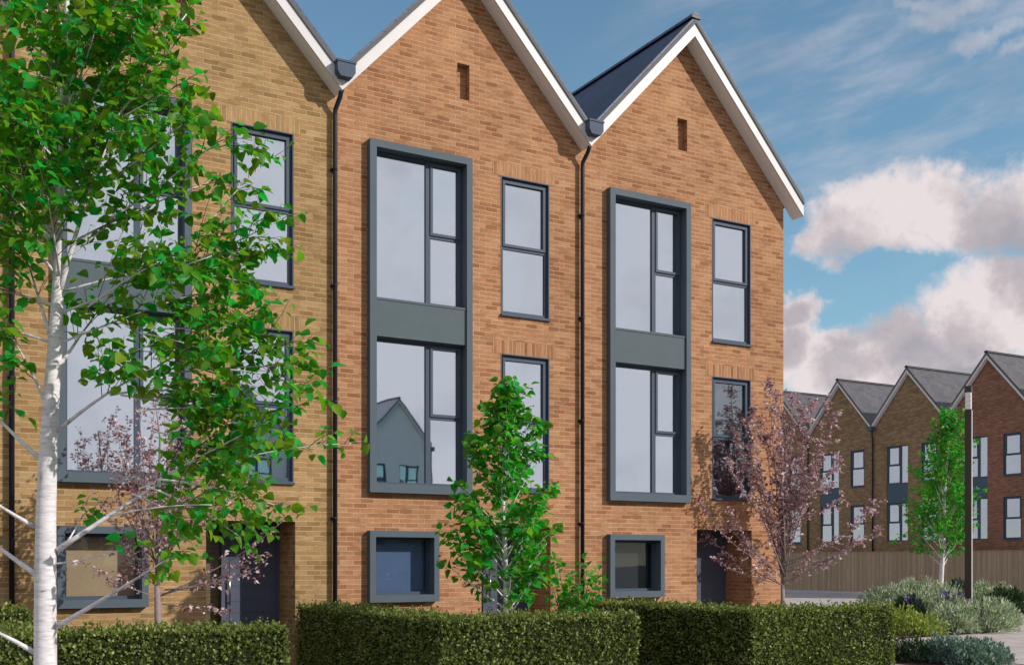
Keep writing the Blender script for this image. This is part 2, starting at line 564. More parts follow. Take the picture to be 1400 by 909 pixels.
def window_unit(root, u0, u1, z0, z1, vy, split, gm, name='window', lining=True, blind=None, low=None, vis=0.05):
    """frame with panes; split: list of ('h', z) for a transom with an opening light above"""
    b = MB()
    fw = vis
    if lining:
        b.ring(u0, u1, z0, z1, 0.018, 0.018, 0.018, 0.018, -0.006, 0.3)
        u0, u1, z0, z1 = u0 + 0.018, u1 - 0.018, z0 + 0.018, z1 - 0.018
    b.ring(u0, u1, z0, z1, fw, fw, fw, fw, vy, vy + 0.07)
    f = None
    panes = []
    if split is not None:
        b.box(u0 + fw, u1 - fw, vy + 0.004, vy + 0.066, split - 0.03, split + 0.03)
        # opening light above the transom: its own sash
        b.ring(u0 + fw * 0.8, u1 - fw * 0.8, split + 0.016, z1 - fw * 0.8, 0.045, 0.045, 0.045, 0.045, vy - 0.018, vy + 0.05)
        panes.append((u0 + fw + 0.03, u1 - fw - 0.03, split + 0.05, z1 - fw - 0.03))
        panes.append((u0 + fw - 0.006, u1 - fw + 0.006, z0 + fw - 0.006, split - 0.024))
    else:
        panes.append((u0 + fw - 0.006, u1 - fw + 0.006, z0 + fw - 0.006, z1 - fw + 0.006))
    f = b.build(name, M['frame'], root)
    for (a0, a1, c0, c1) in panes:
        p = MB()
        p.box(a0, a1, vy + 0.028, vy + 0.036, c0, c1)
        p.build('pane', gm, f)
    if lining:
        s = MB()
        s.box(u0 - 0.03, u1 + 0.03, -0.045, vy - 0.002, z0 - 0.05, z0 - 0.0195)
        s.build('sill', M['frame'], f)
    if blind:
        bm, frac = blind
        s = MB()
        zt = z1 - fw
        # a blind with a little sag in its folds
        n = 14
        for k in range(n):
            x0 = u0 + 0.02 + (u1 - u0 - 0.04) * k / n
            x1 = u0 + 0.02 + (u1 - u0 - 0.04) * (k + 1) / n
            am = 0.01 if bm is M['net'] else 0.0006
            ya, yb = vy + 0.13 + am * (k % 2), vy + 0.13 + am * ((k + 1) % 2)
            s.face([(x0, ya, zt - (zt - z0) * frac), (x1, yb, zt - (zt - z0) * frac), (x1, yb, zt), (x0, ya, zt)])
        s.build('blind', bm, f)
    return f


def roof_parts(root, w, right_end, slate_m, depth, uc=UC, sl=SL, apex=10.04 + C, over=OVER, ridge=True, bd=0.365):
    ul = 0.03
    ur = (w + 0.24) if right_end else (w + 0.03)
    T = lambda u: apex - sl * abs(u - uc)
    # the two slopes, one slab
    b = MB()
    t = 0.06
    prof = [(ul, T(ul)), (uc, T(uc)), (ur, T(ur)), (ur, T(ur) - t), (uc, T(uc) - t), (ul, T(ul) - t)]
    i = len(b.v)
    for y in (-over - 0.02, depth):
        b.v += [(p[0], y, p[1]) for p in prof]
    for f in ((0, 6, 7, 1), (1, 7, 8, 2), (2, 8, 9, 3), (3, 9, 10, 4), (4, 10, 11, 5), (5, 11, 6, 0), (0, 1, 4, 5), (1, 2, 3, 4), (6, 11, 10, 7), (7, 10, 9, 8)):
        b.f.append(tuple(i + q for q in f))
        b.m.append(0)
        b.s.append(False)
    rf = b.build('roof', slate_m, root)
    if ridge:
        b = MB()
        k = int(depth / 0.45)
        for j in range(k):
            y0 = -over - 0.05 + j * 0.45
            pts = [(uc + 0.115 * math.cos(a), T(uc) - 0.06 + 0.115 * math.sin(a)) for a in np.linspace(math.pi * 0.97, math.pi * 0.03, 7)]
            s = 1.0 if j % 2 else 0.97
            pts = [(uc + (p[0] - uc) * s, p[1]) for p in pts]
            b.prism(pts + [(uc + 0.03, T(uc) - 0.055), (uc - 0.03, T(uc) - 0.055)], y0, y0 + 0.448)
        b.build('ridge_tiles', M['slate'] if slate_m is M['slate'] else M['pipe'], rf)
    # grey verge trim and white boards, an inverted V each
    for nm, m_, d0, d1, y0, y1 in (('verge_trim', M['trim'], t + 0.002, 0.14, -over - 0.035, -over + 0.06), ('bargeboard', M['white'], 0.115, bd, -over - 0.012, -over + 0.02), ('soffit', M['soffit'], bd - 0.02, bd - 0.002, -over + 0.02, -0.001)):
        b = MB()
        e = 0.0 if nm != 'bargeboard' else 0.0
        a0 = ul + e
        a1 = ur - e
        b.prism([(a0, T(a0) - d0), (uc, T(uc) - d0), (a1, T(a1) - d0), (a1, T(a1) - d1), (uc, T(uc) - d1), (a0, T(a0) - d1)], y0, y1)
        b.build(nm, m_, rf)
    return rf, T


def wall_front(root, outline, holes, depths, m_, sides=(), name='wall'):
    b = MB()
    loops = [outline] + holes
    tri = tessellate_polygon([[Vector((p[0], p[1], 0)) for p in lp] for lp in loops])
    flat = [p for lp in loops for p in lp]
    for t in tri:
        pts = [Vector((flat[i][0], 0, flat[i][1])) for i in t]
        nrm = (pts[1] - pts[0]).cross(pts[2] - pts[0])
        if nrm.y > 0:
            pts.reverse()
        b.face(pts)
    for h, d in zip(holes, depths):
        k = len(h)
        for i in range(k):
            p, q = h[i], h[(i + 1) % k]
            b.face([(p[0], 0, p[1]), (p[0], d, p[1]), (q[0], d, q[1]), (q[0], 0, q[1])])
    for f in sides:
        b.face(f)
    return b.build(name, m_, root)


def rect(u0, u1, z0, z1):
    return [(u0, z0), (u1, z0), (u1, z1), (u0, z1)]


def down_pipe(root, z_hop, u=0.0, over=OVER):
    p = MB()
    zt = z_hop - 0.23
    y0, y1 = -over - 0.02, -0.075
    p.tube([(u + 0.05, y0 + 0.06, zt + 0.02), (u + 0.05, y0 + 0.07, zt - 0.10), (u + 0.035, (y0 + y1) / 2, zt - 0.24), (u + 0.005, y1, zt - 0.40), (u, y1, zt - 0.5), (u, y1, 0.02)], 0.036, 12)
    for z in (0.5, 2.3, 4.1, 5.9, 7.7):
        p.tube([(u, y1, z - 0.02), (u, y1, z + 0.02)], 0.040, 12)
        p.box(u - 0.05, u + 0.05, y1 + 0.02, -0.002, z - 0.02, z + 0.02)
    dp = p.build('downpipe', M['pipe'], root)
    h = MB()
    x0, x1 = u - 0.10, u + 0.19
    h.prism([(x0, z_hop), (x1, z_hop), (x1, z_hop - 0.17), (x1 - 0.05, z_hop - 0.245), (x0 + 0.05, z_hop - 0.245), (x0, z_hop - 0.17)], y0 - 0.13, y0 + 0.09)
    h.box(x0 - 0.012, x1 + 0.012, y0 - 0.142, y0 + 0.1, z_hop - 0.03, z_hop + 0.002)
    h.build('hopper', M['hopper'], dp)


def main_house(k, label, brick_m, sol_m, right_end=False, box_blind=None, bays=(None, None), wins=(None, None), wglass=('glass', 'glass')):
    root = empty('terraced_house', fr(k * W, 0), TH)
    tag(root, label, 'house', 'terraced houses along the front garden hedges')
    w = W + 0.211 if right_end else W
    apex = 10.04 + C
    T = lambda u: apex - SL * abs(u - UC)
    dwn = 0.30
    bay = (0.566, 2.392, 1.102 + C, 6.662 + C)
    box = (0.566, 1.78, -0.634 + C, 0.5 + C)
    wu = (2.996, 3.958)
    wz = [(1.213 + C, 3.523 + C), (4.191 + C, 6.525 + C)]
    door = (2.624, 3.985, 0.0, 0.619 + C)
    slot = (2.165, 2.395, 7.654 + C, 8.243 + C)
    sd = 0.13
    holes = [rect(bay[0] + 0.05, bay[1] - 0.05, bay[2] + 0.05, bay[3] - 0.05), rect(box[0] + 0.05, box[1] - 0.05, box[2] + 0.05, box[3] - 0.05)]
    depths = [0.3, 0.3]
    for z0, z1 in wz:
        holes.append(rect(wu[0], wu[1], z0, z1))
        depths.append(0.3)
    holes.append(rect(door[0], door[1], 0.02, door[3]))
    depths.append(0.78)
    holes.append(rect(*slot))
    depths.append(sd)
    D = 9.0
    side = []
    side.append([(w, 0, 0), (w, D, 0), (w, D, T(w) - dwn), (w, 0, T(w) - dwn)])
    if not right_end:
        side = []
    side.append([(w, D, 0), (0, D, 0), (0, D, T(0) - dwn), (UC, D, T(UC) - dwn), (w, D, T(w) - dwn)])
    side.append([(slot[0], sd, slot[2]), (slot[1], sd, slot[2]), (slot[1], sd, slot[3]), (slot[0], sd, slot[3])])
    side.append([(door[0], 0.9, 0), (door[1], 0.9, 0), (door[1], 0.9, 2.3), (door[0], 0.9, 2.3)])
    wall_front(root, [(0, 0), (w, 0), (w, T(w) - dwn), (UC, T(UC) - dwn), (0, T(0) - dwn)], holes, depths, brick_m, side)
    roof_parts(root, w, right_end, M['slate'], D)
    # soldier courses over the openings
    for (a, b_, z) in [(wu[0] - 0.16, wu[1] + 0.12, wz[1][1]), (wu[0] - 0.16, wu[1] + 0.12, wz[0][1])]:
        s = MB()
        s.box(a, b_, -0.0035, 0.004, z + 0.001, z + 0.226)
        s.build('brick_lintel', sol_m, root)
    # two storey window bay in its metal surround
    s = MB()
    s.ring(bay[0], bay[1], bay[2], bay[3], 0.115, 0.105, 0.14, 0.115, -0.12, 0.3)
    su = s.build('bay_surround', M['grey'], root)
    i0, i1 = bay[0] + 0.115, bay[1] - 0.105
    s = MB()
    s.box(i0, i1, -0.085, -0.03, 3.575 + C, 4.15 + C)
    s.box(i0, i1, -0.095, 0.1, 4.15 + C, 4.185 + C)
    s.box(i0, i1, -0.03, 0.3, 3.56 + C, 4.14 + C)
    s.build('spandrel_panel', M['panel'], su)
    for q, (z0, z1, tr) in enumerate(((bay[2] + 0.14, 3.56 + C, 2.36 + C), (4.186 + C, bay[3] - 0.115, 5.32 + C))):
        mu = 1.66
        bl = bays[q]
        window_unit(root, i0, mu, z0, z1, 0.06, None, M['glass'], lining=False, vis=0.04, blind=bl)
        window_unit(root, mu + 0.001, i1, z0, z1, 0.06, tr, M['glass'], lining=False, vis=0.045, blind=bl)
    # plain windows
    for q, (z0, z1) in enumerate(wz):
        window_unit(root, wu[0], wu[1], z0, z1, 0.05, (2.37 if q == 0 else 5.335) + C, M[wglass[q]], blind=wins[q])
    # square ground floor window in its own surround
    s = MB()
    s.ring(box[0], box[1], box[2], box[3], 0.1, 0.09, 0.115, 0.1, -0.12, 0.3)
    s.build('box_surround', M['grey'], root)
    window_unit(root, box[0] + 0.1, box[1] - 0.09, box[2] + 0.115, box[3] - 0.1, 0.08, None, M['darkglass'], lining=False, vis=0.045, blind=(box_blind, 1.0) if box_blind else None)
    # entrance in its recess
    v = 0.74
    s = MB()
    s.ring(door[0] + 0.002, door[1] - 0.002, 0.03, door[3] - 0.002, 0.06, 0.05, 0.05, 0.06, v, v + 0.1)
    s.box(3.06, 3.115, v + 0.004, v + 0.096, 0.08, door[3] - 0.062)
    df = s.build('door_frame', M['door'], root)
    s = MB()
    s.box(door[0] + 0.062, 3.06, v + 0.05, v + 0.06, 0.08, door[3] - 0.062)
    s.build('sidelight', M['darkglass'], df)
    s = MB()
    s.box(3.117, door[1] - 0.054, v + 0.02, v + 0.07, 0.085, door[3] - 0.066)
    for z in (0.3, 0.72, 1.14, 1.56, 1.98):
        s.ring(3.19, door[1] - 0.13, z - 0.12, z + 0.13, 0.012, 0.012, 0.012, 0.012, v + 0.012, v + 0.021)
    dd = s.build('door', M['door'], root)
    s = MB()
    s.tube([(3.18, v - 0.03, 0.95), (3.18, v - 0.03, 1.45)], 0.014, 8)
    for z in (1.0, 1.4):
        s.tube([(3.18, v - 0.03, z), (3.18, v + 0.021, z)], 0.01, 6)
    s.build('handle', M['steel'], dd)
    s = MB()
    s.box(door[0] + 0.004, door[1] - 0.004, -0.25, v - 0.003, 0.0, 0.028)
    s.build('doorstep', M['kerb'], root)
    # rooms behind the glass
    s = MB()
    for z0, z1, a1 in ((0.15, 2.62, 2.5), (2.72, 5.56, w - 0.15), (5.7, 8.5, w - 0.15)):
        a0, y0, y1 = 0.15, 0.302, 4.2
        s.face([(a0, y1, z0), (a1, y1, z0), (a1, y1, z1), (a0, y1, z1)])
        s.face([(a0, y0, z0), (a0, y1, z0), (a0, y1, z1), (a0, y0, z1)])
        s.face([(a1, y0, z0), (a1, y1, z0), (a1, y1, z1), (a1, y0, z1)])
        s.face([(a0, y0, z0), (a1, y0, z0), (a1, y1, z0), (a0, y1, z0)])
        s.face([(a0, y0, z1), (a1, y0, z1), (a1, y1, z1), (a0, y1, z1)])
    s.build('interior', M['room'], root)
    down_pipe(root, 7.50 + C + 0.13)
    return root


nb = (M['net'], 1.0)
main_house(-2, 'yellow brick terraced house at the far left, beyond the downpipe and mostly cut off', M['yellow'], M['yellow_sol'], False, M['darkblind'])
main_house(-1, 'pale yellow brick gabled house behind the big white-trunked birch', M['yellow'], M['yellow_sol'], False, M['tanblind'])
main_house(0, 'orange brick gabled house with the leafy green tree before its door', M['orange'], M['orange_sol'], False, M['blueblind'])
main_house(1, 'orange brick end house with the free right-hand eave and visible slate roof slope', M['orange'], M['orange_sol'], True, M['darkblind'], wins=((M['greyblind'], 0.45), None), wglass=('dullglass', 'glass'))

# the far row stands square to the terrace: its front runs along the depth axis
RP = Vector((17.6, 60.3, 0))
RDIR = Vector((ST, -CT, 0))          # towards the camera
RZ = math.atan2(RDIR.y, RDIR.x)


def far_house(j, label, brick_m, group, base=None, rz=None):
    p = base if base is not None else RP + RDIR * (j * W - 2.3)
    root = empty('gabled_house', p, RZ if rz is None else rz)
    tag(root, label, 'house', group)
    uc, sl, apex, D = 2.3, 1.13, 9.78 + C, 9.0
    T = lambda u: apex - sl * abs(u - uc)
    dwn = 0.32
    bu, wu = (0.86, 2.2), (3.04, 3.98)
    zz = [(1.06 + C, 3.01 + C), (3.97 + C, 5.90 + C)]
    holes = [rect(bu[0], bu[1], zz[0][0], zz[1][1])] + [rect(wu[0], wu[1], *z) for z in zz]
    wall_front(root, [(0, 0), (W, 0), (W, T(W) - dwn), (uc, T(uc) - dwn), (0, T(0) - dwn)], holes, [0.3] * 3, brick_m,
               [[(W, D, 0), (0, D, 0), (0, D, T(0) - dwn), (uc, D, T(uc) - dwn), (W, D, T(W) - dwn)]] + ([[(0, 0, 0), (0, D, 0), (0, D, T(0) - dwn), (0, 0, T(0) - dwn)]] if j == -1 else []))
    roof_parts(root, W, False, M['paleslate'] if brick_m is M['render'] else M['greyslate'], D, uc, sl, apex, 0.2, True, 0.3)
    for q, z in enumerate(zz):
        window_unit(root, bu[0], bu[0] + 0.84, z[0], z[1], 0.06, z[0] + 0.95, M['farglass'], lining=False, vis=0.07, blind=(M['net'], 0.9) if q else None)
        window_unit(root, bu[0] + 0.841, bu[1], z[0], z[1], 0.06, None, M['farglass'], lining=False, vis=0.05, blind=(M['net'], 0.9) if q else None)
        window_unit(root, wu[0], wu[1], z[0], z[1], 0.05, z[0] + 0.95, M['farglass'], vis=0.06, blind=(M['net'], (0.5, 0.7, 1.0)[j % 3]) if q or j == 1 else None)
    s = MB()
    s.box(bu[0] + 0.002, bu[1] - 0.002, 0.02, 0.3, 3.01 + C, 3.97 + C)
    s.build('spandrel_panel', M['bluepanel'], root)
    s = MB()
    for z0, z1 in ((2.5, 5.5), (5.55, 8.4)):
        a0, a1, y0, y1 = 0.15, W - 0.15, 0.302, 4.0
        s.face([(a0, y1, z0), (a1, y1, z0), (a1, y1, z1), (a0, y1, z1)])
        s.face([(a0, y0, z0), (a0, y1, z0), (a0, y1, z1), (a0, y0, z1)])
        s.face([(a1, y0, z0), (a1, y1, z0), (a1, y1, z1), (a1, y0, z1)])
        s.face([(a0, y0, z0), (a1, y0, z0), (a1, y1, z0), (a0, y1, z0)])
        s.face([(a0, y0, z1), (a1, y0, z1), (a1, y1, z1), (a0, y1, z1)])
    s.build('interior', M['room'], root)
    down_pipe(root, 7.0 + C, 0.0, 0.22)
    return root


FG = 'far houses behind the brown fence'
far_house(-1, 'brown brick far house half hidden behind the end of the orange terrace', M['stock'], FG)
far_house(0, 'brown brick far house showing through the pink-leaved tree', M['stock'], FG)
far_house(1, 'brown brick far house behind the slim green birch, left of the lamp post', M['stock'], FG)
far_house(2, 'red brick far house behind and right of the lamp post', M['red'], FG)
far_house(3, 'red brick far house cut off by the right edge of the photo', M['red'], FG)

# houses across the green, seen mirrored in the glass
OB = Vector((40.2, -9.3, 0))
for j in range(3):
    far_house(0, ['pale rendered house mirrored in the large lower window of the middle orange house', 'pale rendered house mirrored in the glass behind the birch branches', 'pale rendered house mirrored in the glass at the far left'][j],
              M['render'], 'houses mirrored in the windows', OB + Vector((CT, ST, 0)) * (-W * j * 1.0), TH + math.pi)

# ------------------------------------------------------------------ fence, lamp
fr_root = empty('board_fence', RP + RDIR * -9 + Vector((-CT, -ST, 0)) * 1.0, RZ)
tag(fr_root, 'tall brown vertical board fence below the far houses', 'fence')
s = MB()
k = 0
x = 0.0
while x < 38:
    wd = 0.135
    s.box(x, x + wd, (0.0 if k % 2 else 0.012), 0.03, 0.06, 2.12 + 0.006 * random.random())
    x += 0.14
    k += 1
s.build('board_panel', M['fence'], fr_root)
s = MB()
s.box(0, 38, -0.02, 0.045, 2.127, 2.165)
s.build('capping_rail', M['fence'], fr_root)
for j in range(13):
    s = MB()
    s.box(j * 3.0 + 0.02, j * 3.0 + 0.12, 0.032, 0.13, 0.0, 2.1)
    s.build('fence_post', M['fence'], fr_root)

LZ = 31.0
lp = empty('lamp_post', seen(1324, 768, LZ) * 1.0, R(-32))
lp.location.z = 0
tag(lp, 'tall slim dark square lamp post with a pale head, rising from the shrub bed', 'lamp post')
top = CAM_H + (768.3 - 528) / 1537 * LZ
hw = 0.083
s = MB()
s.box(-hw, hw, -hw, hw, 0.02, top - 0.64)
s.build('post', M['lamp'], lp)
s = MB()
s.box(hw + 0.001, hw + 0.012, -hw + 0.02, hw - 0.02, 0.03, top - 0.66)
s.build('sunlit_edge_strip', M['lit_edge'], lp)  # pale colour painted in for the sunlit right edge of the post
s = MB()
s.box(-hw + 0.012, hw - 0.012, -hw + 0.012, hw - 0.012, top - 0.639, top - 0.17)
for zz_ in (top - 0.52, top - 0.4, top - 0.28):
    s.box(-hw + 0.002, hw - 0.002, -hw + 0.002, hw - 0.002, zz_ - 0.012, zz_ + 0.012)
s.build('diffuser', M['opal'], lp)
s = MB()
s.box(-hw - 0.006, hw + 0.006, -hw - 0.006, hw + 0.006, top - 0.169, top)
s.build('cap', M['lamp'], lp)
s = MB()
s.box(-0.17, 0.17, -0.17, 0.17, 0.0, 0.02)
s.build('base_plate', M['lamp'], lp)

# ------------------------------------------------------------------ ground


def sheet(name, pts, z, m_):
    b = MB()
    b.face([(p[0], p[1], z) for p in pts])
    o = b.build(name, m_)
    tag(o, kind='structure')
    return o


sheet('ground', [(-600, -600), (600, -600), (600, 600), (-600, 600)], 0.0, M['turf'])


def quad_fr(u0, u1, v0, v1):
    return [fr(u0, v0), fr(u1, v0), fr(u1, v1), fr(u0, v1)]


sheet('pavement', quad_fr(-30, 20, -9.2, -5.85), 0.008, M['paving'])
sheet('road', quad_fr(-60, 20.0, -16.0, -9.4), 0.004, M['road'])
sheet('far_pavement', quad_fr(35.3, 38.2, -30, 42), 0.1, M['pale_conc'])
sheet('square', quad_fr(9.6, 35.1, -5.84, 42), 0.006, M['paving'])
sheet('garden_path', quad_fr(2.62, 3.84, -5.84, -0.25), 0.008, M['path'])
sheet('garden_path', quad_fr(2.62 - W, 3.84 - W, -5.84, -0.25), 0.008, M['path'])
sheet('garden_path', quad_fr(2.62 + W, 4.9 + W, -5.84, -0.25), 0.008, M['path'])
sheet('garden_soil', quad_fr(-0.6, 2.6, -5.2, -0.02), 0.012, M['soil'])
sheet('garden_soil', quad_fr(-0.6 - W, 2.6 - W, -5.2, -0.02), 0.012, M['soil'])
sheet('garden_soil', quad_fr(-0.6 + W, 2.6 + W, -5.2, -0.02), 0.012, M['soil'])


def kerb(name, u0, u1, v0, v1, h=0.12):
    b = MB()
    if u1 - u0 > v1 - v0:
        x = u0
        while x < u1:
            b.box(x, min(x + 0.908, u1), v0, v1, 0, h)
            x += 0.914
    else:
        y = v0
        while y < v1:
            b.box(u0, u1, y, min(y + 0.908, v1), 0, h)
            y += 0.914
    o = b.build(name, M['kerb'])
    o.location = ORG
    o.rotation_euler = (0, 0, TH)
    tag(o, kind='structure')


kerb('kerb', 35.12, 35.28, -30, 42)
kerb('kerb', -30, 20, -9.4, -9.22)

# ------------------------------------------------------------------ hedges


def hedge(label, boxes, h, origin, dens=2100, leafL=0.041, wob=0.035):
    """boxes: (u0,u1,v0,v1) seen from above; leaves grow out of every open face"""
    root = empty('hedge', fr(*origin), TH)
    tag(root, label, 'hedge', 'clipped garden hedges')
    ou, ov = origin
    c = MB()
    P, D_, N_ = [], [], []
    for bi, (u0, u1, v0, v1) in enumerate(boxes):
        i = 0.05
        c.box(u0 - ou + i, u1 - ou - i, v0 - ov + i, v1 - ov - i, 0.0, h - i)
        L_, B_ = u1 - u0, v1 - v0
        for (area, nrm) in ((L_ * B_, (0, 0, 1)), (L_ * h, (0, -1, 0)), (L_ * h, (0, 1, 0)), (B_ * h, (-1, 0, 0)), (B_ * h, (1, 0, 0))):
            k = int(area * dens * (0.5 if nrm == (0, 1, 0) else 1))
            a, b_ = rng.random(k), rng.random(k)
            if nrm[2]:
                p = np.stack([u0 + a * L_, v0 + b_ * B_, np.full(k, h)], 1)
            elif nrm[1]:
                p = np.stack([u0 + a * L_, np.full(k, v0 if nrm[1] < 0 else v1), b_ * h], 1)
            else:
                p = np.stack([np.full(k, u0 if nrm[0] < 0 else u1), v0 + a * B_, b_ * h], 1)
            keep = np.ones(k, bool)
            for bj, (x0, x1, y0, y1) in enumerate(boxes):
                if bj != bi:
                    keep &= ~((p[:, 0] > x0 + 0.01) & (p[:, 0] < x1 - 0.01) & (p[:, 1] > y0 + 0.01) & (p[:, 1] < y1 - 0.01))
            p = p[keep]
            n = np.tile(np.array(nrm, float), (len(p), 1))
            # uneven clipping: slow waves plus tufts
            wv = np.sin(p[:, 0] * 5.1 + p[:, 2] * 3) * np.sin(p[:, 1] * 4.3 + p[:, 0] * 2.2) * 0.5 + np.sin(p[:, 0] * 17 + p[:, 1] * 13) * np.sin(p[:, 2] * 15 + p[:, 0] * 4) * 0.35
            dep = wv * wob + rng.normal(0, 0.018, len(p)) - 0.035 + (rng.random(len(p)) < 0.06) * rng.random(len(p)) * 0.085
            # rounded shoulders
            edge = np.minimum(1, np.maximum(0, (p[:, 2] - (h - 0.06)) / 0.06)) if not nrm[2] else 0
            p = p + n * (dep - 0.03 * edge)[:, None]
            P.append(p)
            D_.append(n * 0.6 + rng.normal(0, 0.7, p.shape) + np.array([0, 0, 0.25]))
            N_.append(n * 0.8 + rng.normal(0, 0.6, p.shape))
    for (u0, u1, v0, v1) in boxes:
        for q in range(int((u1 - u0 + v1 - v0) * 16)):
            b0 = np.array([rng.uniform(u0, u1), rng.uniform(v0, v1), h - 0.03])
            tilt = rng.normal(0, 0.35, 3) * np.array([1, 1, 0]) + np.array([0, 0, 1])
            ln = rng.uniform(0.03, 0.11)
            st = np.linspace(0.2, 1, 6)[:, None] * tilt * ln + b0
            P.append(st)
            D_.append(rng.normal(0, 0.6, (6, 3)) + np.array([0, 0, 0.7]))
            N_.append(rng.normal(0, 1, (6, 3)))
    P, D_, N_ = np.concatenate(P), np.concatenate(D_), np.concatenate(N_)
    P = P - np.array([ou, ov, 0])
    P[:, 2] = np.maximum(P[:, 2], 0.01)
    Lf = leafL * rng.uniform(0.7, 1.35, len(P))
    V, Q = quad_leaves(P, D_, N_, Lf, 0.62)
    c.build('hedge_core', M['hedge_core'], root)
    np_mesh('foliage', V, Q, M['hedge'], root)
    return root


HH = 0.985
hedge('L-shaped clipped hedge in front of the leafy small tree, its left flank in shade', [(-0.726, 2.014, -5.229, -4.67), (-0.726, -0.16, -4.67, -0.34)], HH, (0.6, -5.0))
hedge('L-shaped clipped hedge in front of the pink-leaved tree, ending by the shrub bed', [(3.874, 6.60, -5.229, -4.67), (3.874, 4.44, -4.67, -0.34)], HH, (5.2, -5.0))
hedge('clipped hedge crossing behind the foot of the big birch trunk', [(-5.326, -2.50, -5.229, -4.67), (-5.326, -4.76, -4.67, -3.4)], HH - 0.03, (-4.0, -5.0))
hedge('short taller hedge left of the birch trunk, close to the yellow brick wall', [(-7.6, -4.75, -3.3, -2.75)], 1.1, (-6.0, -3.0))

# ------------------------------------------------------------------ trees


def bez(p0, p1, p2, k):
    return [p0 * (1 - t) ** 2 + p1 * (2 * t * (1 - t)) + p2 * t * t for t in np.linspace(0, 1, k)]


def rv(s=1.0):
    return Vector(rng.normal(0, s, 3))


class Tree:
    def __init__(self):
        self.b = MB()
        self.P, self.D, self.Nn, self.L = [], [], [], []

    def leaf(self, p, d, n, L):
        self.P.append(tuple(p))
        self.D.append(tuple(d))
        self.Nn.append(tuple(n))
        self.L.append(L)

    def twig(self, p, d, ln, r, leafL, gap, hang=0.5, bare=0.15, mi=0):
        d = d.normalized()
        e = p + d * ln
        mid = p + d * (ln * 0.5) + Vector((0, 0, 0.06 * ln)) + rv(0.03 * ln)
        e = e + Vector((0, 0, -0.10 * ln)) + rv(0.05 * ln)
        pts = bez(p, mid, e, 5)
        self.b.tube(pts, [r, r * 0.8, r * 0.6, r * 0.45, r * 0.3], 4, 1, True, False)
        k = max(2, int(ln / gap))
        for j in range(k):
            t = bare + (1 - bare) * (j + rng.random() * 0.8) / k
            t = min(t, 1.0)
            q = p * (1 - t) ** 2 + mid * (2 * t * (1 - t)) + e * t * t
            side = d.cross(Vector((0, 0, 1)))
            if side.length < 0.1:
                side = Vector((1, 0, 0))
            side.normalize()
            dd = d * 0.45 + side * (0.9 if j % 2 else -0.9) + rv(0.45) + Vector((0, 0, -hang))
            nn = Vector((0, 0, 1)) + rv(0.65)
            st = dd.normalized() * 0.018
            self.leaf(q + st, dd, nn, leafL * float(rng.uniform(0.45, 1.3)))

    def branch(self, pts, r0, r1, n=6, mi=0):
        k = len(pts)
        self.b.tube(pts, [r0 + (r1 - r0) * (i / (k - 1)) ** 0.8 for i in range(k)], n, mi)

    def limb(self, p0, p1, r0, arch, twl, tn, leafL, gap, start=0.3, up=0.25, hang=0.5, sub=True, r1=None, mi=0, lvl2=0.4):
        """a limb from p0 to p1 with twigs and leaves along its outer part"""
        v = p1 - p0
        L = v.length
        mid = p0 + v * 0.5 + Vector((0, 0, arch * L)) + rv(0.03 * L)
        pts = bez(p0, mid, p1, 9)
        self.branch(pts, r0, r1 if r1 else max(0.003, r0 * 0.2), 7 if r0 > 0.012 else 5, mi)
        k = max(2, int(tn))
        for j in range(k):
            t = start + (1 - start) * (j + 0.5 * rng.random()) / k
            q = p0 * (1 - t) ** 2 + mid * (2 * t * (1 - t)) + p1 * t * t
            tan = ((mid - p0) * (1 - t) + (p1 - mid) * t).normalized()
            pr = rv(1.0)
            pr = (pr - tan * pr.dot(tan)).normalized()
            ln = twl * float(rng.uniform(0.5, 1.2)) * (1.15 - 0.5 * t)
            d = tan * 0.75 + pr * 0.8 + Vector((0, 0, up))
            if sub and rng.random() < lvl2:
                d = d.normalized()
                e = q + d * ln * 1.5
                pp = bez(q, q + d * ln * 0.75 + Vector((0, 0, 0.05)), e, 5)
                self.branch(pp, max(0.003, r0 * 0.25), 0.002, 4, 1)
                for s_ in range(4):
                    w_ = (0.25 + 0.25 * s_)
                    self.twig(q + d * (ln * 1.5 * w_), d * 0.7 + rv(0.6) + Vector((0, 0, up)), ln * 0.6, 0.0025, leafL, gap, hang, 0.1, mi)
            else:
                self.twig(q, d, ln, 0.003, leafL, gap, hang, 0.12, mi)
        self.twig(p1, (p1 - mid), twl * 0.7, 0.003, leafL, gap, hang, 0.0, mi)

    def finish(self, name, loc, label, cat, bark, leafm, wd, group=None, fold=0.22):
        root = empty(name, loc)
        tag(root, label, cat, group)
        o = Vector(loc)
        self.b.v = [(x - o.x, y - o.y, z - o.z) for x, y, z in self.b.v]
        self.b.build('trunk', [bark, M['stem']], root)
        V, Q = leaf_arrays(np.array(self.P) - np.array(loc), self.D, self.Nn, self.L, wd, fold)
        np_mesh('crown', V, Q, leafm, root)
        print(name, 'leaves', len(self.P))
        return root


# the big birch in the foreground
BZ = 7.5


def bp(x, y, dz=0.0):
    return seen(x, y, BZ + dz)


t = Tree()
trunk_px = [(58, 1110), (61, 985), (62, 900), (62, 790), (63, 700), (66, 620), (70, 545), (75, 480), (78, 420), (81, 340), (84, 250), (85, 160), (88, 80), (92, 0), (96, -90), (100, -190)]
trunk_r = [0.082, 0.076, 0.073, 0.069, 0.064, 0.058, 0.052, 0.047, 0.040, 0.029, 0.024, 0.021, 0.018, 0.015, 0.011, 0.006]
tp = [bp(x, y) for x, y in trunk_px]
tp[0].z = 0.0
t.b.tube(tp, trunk_r, 16)
